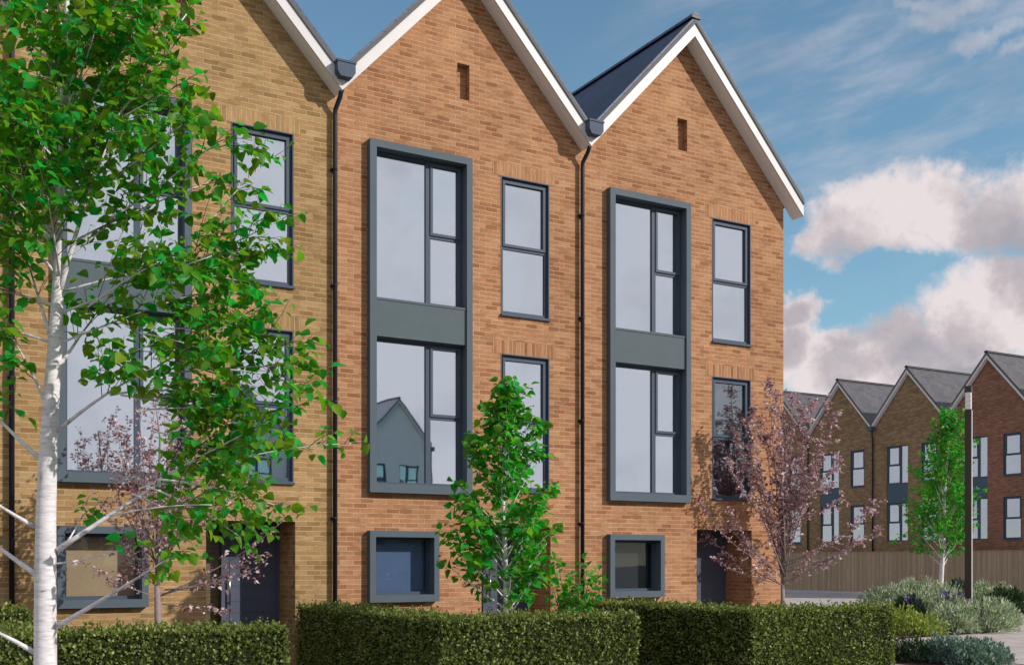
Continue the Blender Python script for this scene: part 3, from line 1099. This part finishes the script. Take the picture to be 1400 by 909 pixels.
# knots where limbs have been shed
for (x, y) in ((78, 866), (57, 835), (80, 770), (52, 690)):
    pass
limbs = [
    # x0,y0,x1,y1, depth at tip, radius, arch, twig len, twigs, start
    (80, 855, 232, 762, -0.25, 0.021, -0.02, 0.22, 6, 0.72),
    (78, 752, 300, 612, 0.25, 0.020, 0.03, 0.34, 14, 0.55),
    (84, 752, 118, 690, 0.4, 0.010, 0.0, 0.2, 3, 0.6),
    (78, 770, 180, 745, 0.5, 0.007, 0.0, 0.2, 3, 0.7),
    (80, 588, 215, 500, -0.3, 0.016, 0.02, 0.34, 10, 0.45),
    (78, 505, 130, 430, 0.2, 0.016, 0.0, 0.34, 8, 0.45),
    (57, 790, -70, 690, 0.2, 0.021, 0.0, 0.3, 7, 0.6),
    (48, 720, -60, 650, -0.2, 0.017, 0.0, 0.3, 7, 0.5),
    (58, 630, -50, 520, 0.25, 0.018, 0.0, 0.34, 9, 0.45),
    (50, 893, -60, 840, -0.2, 0.02, 0.0, 0.3, 5, 0.7),
    (66, 560, 10, 450, -0.2, 0.014, 0.0, 0.34, 9, 0.35),
    (72, 470, 30, 330, 0.2, 0.015, 0.0, 0.34, 10, 0.3),
    # long low sprays to the right
    (190, 668, 480, 606, 0.35, 0.009, 0.05, 0.22, 16, 0.3),
    (230, 648, 400, 560, 0.0, 0.009, 0.03, 0.30, 14, 0.2),
    (215, 655, 375, 690, -0.1, 0.008, 0.06, 0.26, 15, 0.25),
    (200, 664, 330, 735, 0.0, 0.008, 0.08, 0.26, 14, 0.3),
    (180, 675, 250, 715, 0.1, 0.007, 0.08, 0.26, 10, 0.3),
    (150, 705, 290, 690, -0.35, 0.007, 0.05, 0.26, 9, 0.4),
    (165, 540, 345, 600, 0.3, 0.008, 0.10, 0.30, 14, 0.3),
    (150, 540, 300, 540, 0.1, 0.010, 0.06, 0.34, 14, 0.2),
    (190, 515, 420, 500, 0.3, 0.009, 0.08, 0.3, 16, 0.3),
    (200, 510, 335, 430, -0.1, 0.008, 0.02, 0.3, 12, 0.2),
    (300, 505, 445, 545, 0.2, 0.006, 0.1, 0.22, 9, 0.3),
    (260, 505, 420, 470, 0.3, 0.006, 0.03, 0.2, 9, 0.3),
    # middle
    (80, 470, 240, 410, 0.2, 0.009, 0.03, 0.34, 14, 0.35),
    (79, 430, 290, 350, -0.2, 0.009, 0.02, 0.32, 15, 0.35),
    (80, 400, 345, 340, 0.3, 0.009, 0.06, 0.3, 16, 0.4),
    (240, 370, 385, 300, 0.3, 0.007, 0.04, 0.24, 12, 0.25),
    (270, 330, 375, 215, 0.35, 0.006, 0.03, 0.2, 10, 0.25),
    (82, 360, 200, 265, 0.1, 0.009, 0.0, 0.34, 13, 0.3),
    (82, 340, 285, 250, 0.3, 0.009, 0.03, 0.3, 14, 0.3),
    (150, 300, 300, 190, -0.1, 0.008, 0.0, 0.26, 13, 0.2),
    (80, 380, 0, 270, -0.2, 0.013, 0.0, 0.34, 12, 0.3),
    (80, 420, -40, 390, 0.3, 0.012, 0.05, 0.34, 12, 0.3),
    (76, 470, -30, 440, 0.0, 0.012, 0.05, 0.34, 10, 0.35),
    (200, 420, 330, 395, 0.2, 0.006, 0.05, 0.28, 13, 0.1),
    (215, 450, 345, 455, 0.3, 0.006, 0.06, 0.28, 13, 0.1),
    (210, 490, 330, 525, 0.2, 0.006, 0.08, 0.28, 13, 0.1),
    (190, 455, 300, 485, -0.2, 0.006, 0.06, 0.28, 12, 0.1),
    (200, 560, 330, 560, 0.1, 0.006, 0.06, 0.28, 13, 0.1),
    (210, 590, 340, 640, 0.2, 0.006, 0.06, 0.26, 12, 0.15),
    (235, 375, 330, 385, 0.0, 0.006, 0.06, 0.26, 11, 0.1),
    (120, 420, 215, 360, -0.4, 0.006, 0.04, 0.28, 11, 0.15),
    (110, 520, 210, 470, -0.4, 0.006, 0.04, 0.28, 10, 0.2),
    (150, 250, 250, 170, -0.5, 0.006, 0.03, 0.28, 13, 0.1),
    (60, 330, -10, 300, -0.4, 0.007, 0.03, 0.3, 12, 0.1),
    # upper stems
    (79, 425, 20, 150, 0.15, 0.025, 0.03, 0.36, 14, 0.4),
    (80, 405, 150, 190, -0.1, 0.022, 0.03, 0.36, 12, 0.45),
    (81, 330, 40, 60, 0.15, 0.020, 0.0, 0.36, 18, 0.2),
    (82, 320, 122, 40, -0.15, 0.017, 0.0, 0.36, 18, 0.2),
    (83, 300, 205, 120, 0.2, 0.013, 0.0, 0.36, 16, 0.2),
    (84, 260, 240, 60, 0.0, 0.013, 0.0, 0.36, 18, 0.2),
    (85, 220, 255, 20, 0.3, 0.013, 0.0, 0.34, 18, 0.25),
    (85, 200, 235, -40, -0.3, 0.013, 0.0, 0.34, 18, 0.25),
    (84, 230, -20, 90, -0.3, 0.013, 0.0, 0.36, 16, 0.2),
    (84, 250, -40, 190, 0.2, 0.013, 0.0, 0.36, 15, 0.2),
    (86, 150, 170, -70, 0.1, 0.012, 0.0, 0.36, 16, 0.2),
    (87, 120, 20, -80, 0.1, 0.012, 0.0, 0.36, 16, 0.15),
    (88, 80, 200, -110, 0.3, 0.011, 0.0, 0.36, 15, 0.2),
    (90, 40, -20, -60, -0.2, 0.011, 0.0, 0.36, 14, 0.15),
    (92, 0, 150, -160, 0.0, 0.010, 0.0, 0.34, 14, 0.15),
    (95, -60, 60, -200, 0.0, 0.008, 0.0, 0.34, 12, 0.15),
    (150, 170, 255, 110, -0.4, 0.007, 0.03, 0.28, 12, 0.2),
    (110, 190, 190, 180, -0.5, 0.008, 0.03, 0.32, 12, 0.2),
    (60, 200, 0, 150, -0.5, 0.008, 0.03, 0.32, 12, 0.2),
]
for (x0, y0, x1, y1, dz, r0, arch, twl, tn, st) in limbs:
    z0 = 0.0
    if x0 > 110 or x0 < 40:
        z0 = dz * 0.6
    t.limb(bp(x0, y0, z0), bp(x1, y1, dz), r0, arch, twl, int(tn * (0.92 if y0 > 440 else 0.92)), 0.083, 0.040, st, 0.22, 0.5, True, None, 0, 0.5)
# limbs behind and in front, towards and away from the camera
for a in range(16):
    y0 = 380 - a * 26
    dz = 1.0 if a % 2 else -0.75
    x0 = 82
    t.limb(bp(x0, y0), bp(x0 + rng.uniform(-110, 120), y0 - rng.uniform(60, 150), dz * rng.uniform(0.7, 1.2)), 0.011, 0.0, 0.34, 15, 0.083, 0.042, 0.3, 0.22, 0.5)
t.finish('birch_tree', (bp(56, 1110).x, BZ, 0), 'large white-trunked birch in the foreground, standing before the yellow brick house', 'tree', M['birch'], M['leaf_near'], 0.82, 'birch trees')


def auto_birch(px, base_v_dist, top_y, crown, n_limb, leafL, gap, label, seed, trunk_r, first=0.22, twl=0.3, lean=0.0, dens=9):
    """crown: list of (height fraction, left reach, right reach) in metres"""
    global rng
    rng = np.random.default_rng(seed)
    Z = base_v_dist
    base = seen(px, 768.3, Z)
    base.z = 0
    H = CAM_H + (768.3 - top_y) / 1537 * Z
    t = Tree()
    kk = 12
    pts, rr = [], []
    for i in range(kk):
        f = i / (kk - 1)
        pts.append(base + Vector((lean * f + 0.03 * math.sin(f * 7), 0.03 * math.sin(f * 5 + 1), H * 0.97 * f)))
        rr.append(max(0.005, trunk_r * (1 - f) ** 0.8))
    t.b.tube(pts, rr, 12)
    hs = [c[0] for c in crown]
    for j in range(n_limb):
        f = first + (0.9 - first) * ((j + 0.5 * rng.random()) / n_limb) ** 1.1
        ang = j * 2.4 + rng.uniform(-0.4, 0.4)
        # reach at the height where the limb ends
        fe = min(1.0, f + 0.12 + 0.06 * rng.random())
        lr = np.interp(fe, hs, [c[1] for c in crown])
        rr_ = np.interp(fe, hs, [c[2] for c in crown])
        cx = math.cos(ang)
        reach = (rr_ if cx > 0 else lr)
        dep = 0.5 * (lr + rr_)
        i = f * (kk - 1)
        i0 = int(i)
        p0 = pts[i0].lerp(pts[min(i0 + 1, kk - 1)], i - i0)
        p1 = Vector((base.x + lean * fe + cx * reach * rng.uniform(0.75, 1.0), base.y + math.sin(ang) * dep * rng.uniform(0.6, 0.9), H * fe))
        t.limb(p0, p1, max(0.006, trunk_r * 0.42 * (1 - f)), -0.02, twl * (0.55 + 0.5 * min(1, (lr + rr_) * 0.5)), dens, leafL, gap, 0.3, 0.25, 0.4, True)
    return t.finish('birch_tree', tuple(base), label, 'tree', M['birch'], M['leaf'], 0.85, 'birch trees')


auto_birch(688, 14.86, 530, [(0.2, 0.85, 0.2), (0.3, 1.0, 0.35), (0.4, 0.98, 0.62), (0.5, 0.85, 0.78), (0.62, 0.68, 0.8), (0.75, 0.5, 0.52), (0.88, 0.3, 0.4), (1.0, 0.1, 0.2)], 54, 0.115, 0.042,
           'small bushy green birch in front of the middle orange house and its door', 11, 0.05, 0.22, 0.26, 0.05, 8)
auto_birch(1284, 38.0, 566, [(0.2, 1.15, 0.5), (0.35, 1.25, 0.75), (0.5, 1.15, 0.78), (0.7, 0.85, 0.72), (0.88, 0.4, 0.6), (1.0, 0.1, 0.3)], 54, 0.125, 0.055,
           'slim green birch in the shrub bed beside the lamp post', 12, 0.085, 0.22, 0.6, 0.35, 8)


def plum(px, Z, top_y, limbs, label, seed, dens=1.3, leafL=0.066):
    global rng
    rng = np.random.default_rng(seed)
    base = seen(px, 768.3, Z)
    base.z = 0
    t = Tree()
    fork = seen(px, 800, Z)
    t.b.tube([base, base.lerp(fork, 0.5) + Vector((0.01, 0, 0)), fork], [0.05, 0.042, 0.036], 10)
    q = Vector((0, 0, 1))
    t.b.tube([fork - q * 0.02, seen(px + 2, 700, Z), seen(px + 4, 600, Z + 0.1), seen(px - 3, top_y, Z + 0.1)], [0.034, 0.024, 0.014, 0.004], 8)
    for (x0, y0, x1, y1, dz, n) in limbs:
        p0, p1 = seen(x0, y0, Z + dz * 0.15), seen(x1, y1, Z + dz)
        L = (p1 - p0).length
        mid = p0.lerp(p1, 0.5) + Vector(((p1.x - p0.x) * 0.16, 0, -0.05 * L)) + rv(0.04 * L)
        pts = bez(p0, mid, p1, 8)
        t.branch(pts, 0.0055 + 0.008 * L / 2, 0.0025, 5)
        for j in range(int(n * dens)):
            s = 0.18 + 0.82 * (j + rng.random()) / n
            s = min(s, 1)
            c = p0 * (1 - s) ** 2 + mid * (2 * s * (1 - s)) + p1 * s * s
            d = rv(0.8) + (p1 - p0).normalized() * 0.8 + Vector((0, 0, 0.5))
            t.twig(c, d, float(rng.uniform(0.05, 0.26)), 0.002, leafL, 0.03, 0.15, 0.2)
            # tight clusters sitting on the limb
            for w_ in range(4):
                t.leaf(c + rv(0.03), rv(1.0), rv(1.0), leafL * float(rng.uniform(0.5, 1.0)))
    return t.finish('plum_tree', tuple(base), label, 'tree', M['twig'], M['plum'], 0.75, 'pink-leaved trees', 0.3)


lim = []
r2 = random.Random(5)
for (x1, y1) in ((1052, 530), (1058, 560), (1040, 580), (1030, 560), (1085, 545), (1100, 600), (1110, 560), (1125, 610), (1140, 572), (1130, 555), (1095, 560), (1070, 575), (1015, 610), (1008, 600), (1000, 640), (1016, 640), (1140, 640), (1146, 630), (1150, 680), (1136, 665), (1062, 545), (1076, 590), (1100, 570), (1046, 600), (1020, 580), (1068, 620), (1112, 640), (1035, 640), (1088, 650)):
    y0 = r2.uniform(690, 790)
    lim.append((1070 + r2.uniform(-4, 4), y0, x1, y1, r2.uniform(-0.6, 0.35), int(7 + abs(y1 - y0) / 12)))
for (y0, x1, y1) in ((790, 945, 655), (780, 960, 690), (800, 970, 735), (798, 985, 768), (790, 1000, 700), (782, 1200, 722), (795, 1165, 742), (775, 1190, 700), (800, 1022, 745), (805, 1105, 760), (770, 1196, 690)):
    lim.append((1070, y0, x1, y1, r2.uniform(-0.5, 0.3), 11))
plum(1070, 21.25, 545, lim, 'sparse pink-leaved plum tree by the end corner of the orange terrace', 21)
lim = []
for (x1, y1) in ((215, 535), (240, 545), (190, 560), (170, 600), (260, 580), (280, 600), (230, 600), (150, 640), (300, 640), (140, 690), (320, 620), (330, 660), (250, 640), (205, 620), (275, 650), (185, 650), (225, 570), (265, 540), (160, 580)):
    y0 = r2.uniform(730, 815)
    lim.append((215 + r2.uniform(-4, 4), y0, x1, y1, r2.uniform(-0.6, 0.6), int(7 + abs(y1 - y0) / 14)))
for (x0, y0, x1, y1) in ((218, 815, 392, 706), (225, 806, 365, 765), (222, 825, 312, 838), (214, 800, 160, 745), (222, 812, 340, 770), (212, 815, 120, 770)):
    lim.append((x0, y0, x1, y1, r2.uniform(-0.3, 0.3), 9))
plum(215, 14.18, 545, lim, 'sparse pink-leaved plum tree behind the big birch branches', 22, 1.1, 0.058)

# ------------------------------------------------------------------ shrubs
rng = np.random.default_rng(40)


def leafy_shrub(name, p, label, h, rx, n, leafL, leafm, wd, cat='shrub', group=None):
    t = Tree()
    p = Vector(p)
    for j in range(n):
        a = j * 2.4
        e = p + Vector((math.cos(a) * rx * rng.uniform(0.3, 1.0), math.sin(a) * rx * rng.uniform(0.3, 0.9), h * rng.uniform(0.55, 1.0)))
        t.limb(p + Vector((0, 0, 0.02)), e, 0.008, 0.12, 0.2, 6, leafL, 0.04, 0.25, 0.3, 0.2, False)
    return t.finish(name, tuple(p), label, cat, M['stem'], leafm, wd, group)


g = seen(785, 768, 16.2)
leafy_shrub('garden_shrub', (g.x, g.y, 0), 'bright green leafy young shrub between the two L-shaped hedges', 1.62, 0.46, 24, 0.1, M['leaf'], 0.8)
for (a, b_, hgt) in ((0.42, 0.0, 1.62), (0.1, 0.1, 1.5)):
    pass


def mound(name, p, r, h, n, leafm, label, leafL=0.11, wd=0.3, flower=None, nf=0, group='plants of the shrub bed', cat='shrub', ry=None, blade=True):
    """a domed plant of many narrow leaves on many short shoots"""
    root = empty(name, (p[0], p[1], 0))
    tag(root, label, cat, group)
    ry = ry or r
    # shoots: points through the dome, denser towards its outside
    a = rng.uniform(0, 2 * math.pi, n)
    cz = rng.random(n)
    rad = rng.uniform(0.55, 1.0, n) ** 0.5
    lump = 1 + 0.16 * np.sin(a * 3 + p[0]) + 0.1 * np.sin(a * 7 + cz * 9)
    q = np.sqrt(1 - cz ** 2 * 0.96)
    P = np.stack([np.cos(a) * q * r * rad * lump, np.sin(a) * q * ry * rad * lump, cz * h * rad * lump * 1.02 + 0.02], 1)
    out = np.stack([np.cos(a) * q, np.sin(a) * q, cz + 0.5], 1)
    D_ = out * 0.9 + rng.normal(0, 0.5, P.shape) + np.array([0, 0, 0.3])
    Nn = rng.normal(0, 0.8, P.shape) + out * 0.5
    V, Q = quad_leaves(P, D_, Nn, leafL * rng.uniform(0.6, 1.4, n), wd)
    np_mesh('foliage', V, Q, leafm, root)
    s = MB()
    for j in range(9):
        an = j * 0.7
        s.tube([(0.02 * math.cos(an), 0.02 * math.sin(an), 0), (0.4 * r * math.cos(an), 0.4 * ry * math.sin(an), 0.6 * h)], [0.012, 0.004], 5)
    s.build('stems', M['stem'], root)
    if flower:
        a = rng.uniform(0, 2 * math.pi, nf)
        rr = np.sqrt(rng.random(nf)) * 0.9
        PP, DD, NN = [], [], []
        for j in range(nf):
            top = h * (1.0 - 0.5 * rr[j] ** 2)
            bx, by = math.cos(a[j]) * r * rr[j], math.sin(a[j]) * ry * rr[j]
            for w_ in range(10):
                PP.append((bx + rng.normal(0, 0.012), by + rng.normal(0, 0.012), top + 0.02 * w_))
                DD.append(rng.normal(0, 0.6, 3) + np.array([0, 0, 0.8]))
                NN.append(rng.normal(0, 1, 3))
        V, Q = quad_leaves(np.array(PP), np.array(DD), np.array(NN), np.full(len(PP), 0.085), 0.75)
        np_mesh('flowers', V, Q, flower, root)
    return root


def bed_at(x, y):
    d = CAM_H * 1537 / (y - 768.3)
    return ((x - 700) / 1537 * d, d)


def soil_patch(pts, z=0.03):
    b = MB()
    b.face([(p[0], p[1], z) for p in pts])
    o = b.build('planting_soil', M['soil'])
    tag(o, kind='structure')


soil_patch([bed_at(*q) for q in ((1205, 876), (1262, 871), (1322, 867), (1366, 864), (1392, 850), (1386, 832), (1350, 824), (1240, 822), (1150, 835))], 0.03)
soil_patch([bed_at(*q) for q in ((1210, 906), (1250, 910), (1330, 914), (1378, 908), (1366, 896), (1290, 890), (1215, 890))], 0.02)

# x, y of the foot, radius, height, leaf kind, label, flower
beds = [
    (1222, 866, 0.62, 0.62, 'lime', 'yellow-green mound in the shrub bed, nearest the end of the clipped hedge', None, 0),
    (1258, 869, 0.50, 0.46, 'lime', 'low bright yellow-green plant on the front edge of the shrub bed', None, 0),
    (1300, 866, 0.52, 0.62, 'silver', 'pale silver-green plant on the bed edge, left of the lamp post foot', None, 0),
    (1345, 864, 0.66, 0.72, 'silver', 'silver-green shrub on the path edge, right of the lamp post foot', None, 0),
    (1368, 856, 0.50, 0.62, 'silver', 'silver-green shrub at the rightmost end of the shrub bed', None, 0),
    (1215, 846, 0.85, 0.92, 'silver', 'tall silver-green shrub rising over the end of the clipped hedge', None, 0),
    (1255, 850, 0.8, 0.80, 'silver', 'silver-green shrub in the middle of the bed, left of the purple flowers', None, 0),
    (1298, 850, 0.62, 0.72, 'silver', 'purple-flowered lavender left of the lamp post in the bed', 'purple', 26),
    (1240, 853, 0.42, 0.66, 'darkgreen', 'dark green shrub with purple flower spikes left in the shrub bed', 'purple', 12),
    (1282, 838, 0.9, 0.90, 'silver', 'silver-green shrub around the foot of the slim birch', None, 0),
    (1350, 838, 0.9, 0.92, 'silver', 'pale shrub behind the lamp post, tallest right of it', None, 0),
    (1312, 836, 0.6, 0.98, 'darkgreen', 'dark shrub with purple spikes between the slim birch and lamp post', 'purple', 18),
    (1374, 840, 0.6, 0.8, 'darkgreen', 'dark green shrub at the back right of the bed, before the fence', None, 0),
    (1250, 830, 0.9, 0.98, 'silver', 'pale shrub at the back left of the bed, before the fence', 'purple', 6),
]
for (x, y, r, h, kind, lab, fl, nf) in beds:
    p = bed_at(x, y)
    n = int(2600 * (r * r + r * h))
    mound('lavender' if fl and kind == 'silver' else 'shrub', p, r, h * 0.9, n, M[kind], lab, 0.125 if kind != 'lime' else 0.08, 0.22 if kind == 'silver' else 0.45, M[fl] if fl else None, nf)
for (x, y, r, h, lab, k) in ((1322, 909, 0.52, 0.36, 'low blue-green mound plant in front of the shrub bed, right of its twin', 'teal'),
                             (1292, 907, 0.36, 0.40, 'taller blue-green plant at the middle of the low front bed', 'teal'),
                             (1352, 909, 0.34, 0.29, 'smallest blue-green plant at the right end of the low front bed', 'teal'),
                             (1250, 905, 0.40, 0.32, 'dark green low plant beside the hedge end in the front bed', 'darkgreen')):
    p = bed_at(x, y)
    mound('ground_cover_plant', p, r, h, int(5200 * (r * r + r * h)), M[k], lab, 0.06, 0.55, None, 0, 'plants of the low front bed', 'plant')

# ------------------------------------------------------------------ light
SUN_EL = R(28.5)
sun_h = Vector((CT, ST, 0)) * 0.83 + Vector((ST, -CT, 0)) * 1.0
sun_h.normalize()
to_sun = Vector((sun_h.x * math.cos(SUN_EL), sun_h.y * math.cos(SUN_EL), math.sin(SUN_EL)))
ld = bpy.data.lights.new('sun', 'SUN')
ld.energy = 4.05
ld.angle = R(0.5)
ld.color = (1.0, 0.93, 0.84)
lo = bpy.data.objects.new('sun', ld)
COL.objects.link(lo)
lo.rotation_euler = to_sun.to_track_quat('Z', 'Y').to_euler()
lo.location = (20, -10, 30)

wd_ = bpy.data.worlds.new('World')
SC.world = wd_
wd_.use_nodes = True
n = N(wd_.node_tree)
bg = wd_.node_tree.nodes['Background']
sky = n.new('ShaderNodeTexSky', sky_type='NISHITA')
sky.sun_disc = False
sky.sun_elevation = SUN_EL
sky.sun_rotation = math.atan2(to_sun.x, to_sun.y)
sky.altitude = 100
sky.air_density = 1.0
sky.dust_density = 0.6
sky.ozone_density = 2.5
STR = 0.138
tc = n.new('ShaderNodeTexCoord')
gen = tc.outputs['Generated']
sp = n.new('ShaderNodeSeparateXYZ')
n.link(gen, sp.inputs[0])
X, Y, Zz = sp.outputs
az = n.math('ARCTAN2', X, Y)
el = n.math('ARCSINE', Zz)
warp1 = n.noise(gen, 11, 6, 0.62)
mpw = n.new('ShaderNodeMapping')
mpw.inputs['Location'].default_value = (3.1, 1.7, 5.2)
n.link(gen, mpw.inputs[0])
warp2 = n.noise(mpw.outputs[0], 11, 6, 0.62)
azw = n.math('ADD', az, n.math('MULTIPLY', n.math('SUBTRACT', warp1, 0.5), 0.085))
elw = n.math('ADD', el, n.math('MULTIPLY', n.math('SUBTRACT', warp2, 0.5), 0.075))


def ang(x, y):
    a = math.atan((x - 700) / 1537)
    return a, math.atan((768.3 - y) / 1537 * math.cos(a))


def blob_field(blobs):
    f = None
    for (x, y, rx, ry) in blobs:
        a, e = ang(x, y)
        dx = n.math('DIVIDE', n.math('SUBTRACT', azw, a), rx / 1537 * 0.88)
        dy = n.math('DIVIDE', n.math('SUBTRACT', elw, e), ry / 1537 * 0.93)
        d = n.math('SQRT', n.math('ADD', n.math('MULTIPLY', dx, dx), n.math('MULTIPLY', dy, dy)))
        g_ = n.math('SUBTRACT', 1.0, d)
        f = g_ if f is None else n.math('SMOOTH_MAX', f, g_, 0.12)
    return f


upper = blob_field([(1165, 300, 85, 62), (1225, 280, 90, 66), (1290, 275, 95, 58), (1350, 300, 100, 60), (1200, 335, 95, 34), (1430, 280, 90, 70), (1120, 322, 60, 28), (1500, 300, 100, 60)])
lower = blob_field([(1100, 432, 52, 42), (1085, 478, 60, 48), (1165, 505, 110, 52), (1260, 485, 110, 62), (1330, 440, 85, 80), (1385, 400, 90, 78), (1440, 420, 110, 100), (1300, 520, 180, 48), (1520, 430, 110, 110), (1000, 500, 90, 50)])
wisp = blob_field([(452, 82, 26, 14), (1310, 25, 120, 30), (1345, 70, 70, 22), (1395, 95, 40, 16), (1255, 10, 60, 20)])
det = n.noise(gen, 26, 8, 0.62)
det0 = n.math('SUBTRACT', det, 0.5)
cov_u = n.smooth(n.math('ADD', upper, n.math('MULTIPLY', det0, 0.9)), -0.02, 0.5)
cov_l = n.smooth(n.math('ADD', lower, n.math('MULTIPLY', det0, 0.9)), -0.02, 0.42)
cov_w = n.math('MULTIPLY', n.smooth(n.math('ADD', wisp, n.math('MULTIPLY', det0, 1.8)), 0.0, 0.9), 0.4)
# unseen cloud added beyond the stretch over the terrace, to brighten reflections and fill
gen_n = n.noise(gen, 2.6, 4, 0.5)
away = n.smooth(Y, 0.78, 0.55)
band = n.math('MULTIPLY', n.smooth(el, -0.05, 0.05), n.smooth(el, 1.1, 0.5))
cov_g = n.math('MULTIPLY', n.math('MULTIPLY', n.smooth(gen_n, 0.12, 0.42), away), band)
cst = n.new('ShaderNodeCombineXYZ')
n.link(n.math('ADD', n.math('MULTIPLY', az, 7.0), n.math('MULTIPLY', el, 5.0)), cst.inputs[0])
n.link(n.math('SUBTRACT', n.math('MULTIPLY', el, 30.0), n.math('MULTIPLY', az, 7.0)), cst.inputs[1])
cir = n.noise(cst.outputs[0], 1.0, 6, 0.6)
cmask = n.math('MULTIPLY', n.smooth(az, 0.02, 0.3), n.smooth(el, 0.2, 0.36))
cov_c = n.math('MULTIPLY', n.math('MULTIPLY', n.smooth(cir, 0.38, 0.75), cmask), 0.36)
cov = n.math('MAXIMUM', n.math('MAXIMUM', cov_u, cov_l), n.math('MAXIMUM', n.math('MAXIMUM', cov_w, cov_c), cov_g))
# relief: the side of each billow towards the sun is brighter
mps = n.new('ShaderNodeMapping')
mps.inputs['Location'].default_value = (to_sun.x * 0.03, to_sun.y * 0.03, 0.035)
n.link(gen, mps.inputs[0])
rel = n.math('SUBTRACT', n.noise(gen, 13, 6, 0.6), n.noise(mps.outputs[0], 13, 6, 0.6))
base_u = n.smooth(n.math('SUBTRACT', el, ang(1250, 340)[1]), -0.02, 0.065)
base_l = n.smooth(n.math('SUBTRACT', lower, 0.55), 0.22, -0.3)
lit = n.mix(cov_u, n.mix(1.0, base_l, base_l), base_u)
lit_v = n.math('ADD', n.math('MULTIPLY', lit, 0.6), n.math('ADD', 0.36, n.math('MULTIPLY', rel, n.math('SUBTRACT', 2.2, n.math('MULTIPLY', away, 1.4)))), clamp=True)
K = 1.0 / STR
ccol = n.ramp(lit_v, [(0.0, (0.37 * K / 12, 0.355 * K / 12, 0.40 * K / 12)), (0.5, (0.49 * K / 12, 0.445 * K / 12, 0.47 * K / 12)), (1.0, (0.74 * K / 12, 0.665 * K / 12, 0.67 * K / 12))])
vm = n.new('ShaderNodeVectorMath', operation='SCALE')
n.link(ccol, vm.inputs[0])
n.link(n.math('ADD', 13.2, n.math('MULTIPLY', away, 0.6)), vm.inputs['Scale'])
skyc = n.mix(1.0, sky.outputs[0], (0.96, 1.13, 1.02), 'MULTIPLY')
cool = n.mix(1.0, vm.outputs[0], n.mix(away, (1.0, 1.0, 1.0), (0.95, 1.03, 1.07)), 'MULTIPLY')  # out-of-view cloud is cooled to tint the window reflections
n.link(n.mix(cov, skyc, cool), bg.inputs['Color'])
bg.inputs['Strength'].default_value = STR

# ------------------------------------------------------------------ camera
cd = bpy.data.cameras.new('camera')
cd.sensor_width = 36
cd.lens = 36 * 1537.1 / 1400
cd.shift_y = (768.3 - 454.5) / 1400
cd.clip_end = 3000
co_ = bpy.data.objects.new('camera', cd)
COL.objects.link(co_)
co_.location = (0, 0, CAM_H)
co_.rotation_euler = (R(90), 0, 0)
SC.camera = co_
vs = SC.view_settings
vs.view_transform = 'Standard'
vs.look = 'None'
vs.exposure = 0.0
vs.gamma = 1.0
vs.use_curve_mapping = False
try:
    SC.cycles.use_denoising = True
    SC.cycles.max_bounces = 8
    SC.cycles.transparent_max_bounces = 12
except Exception:
    pass
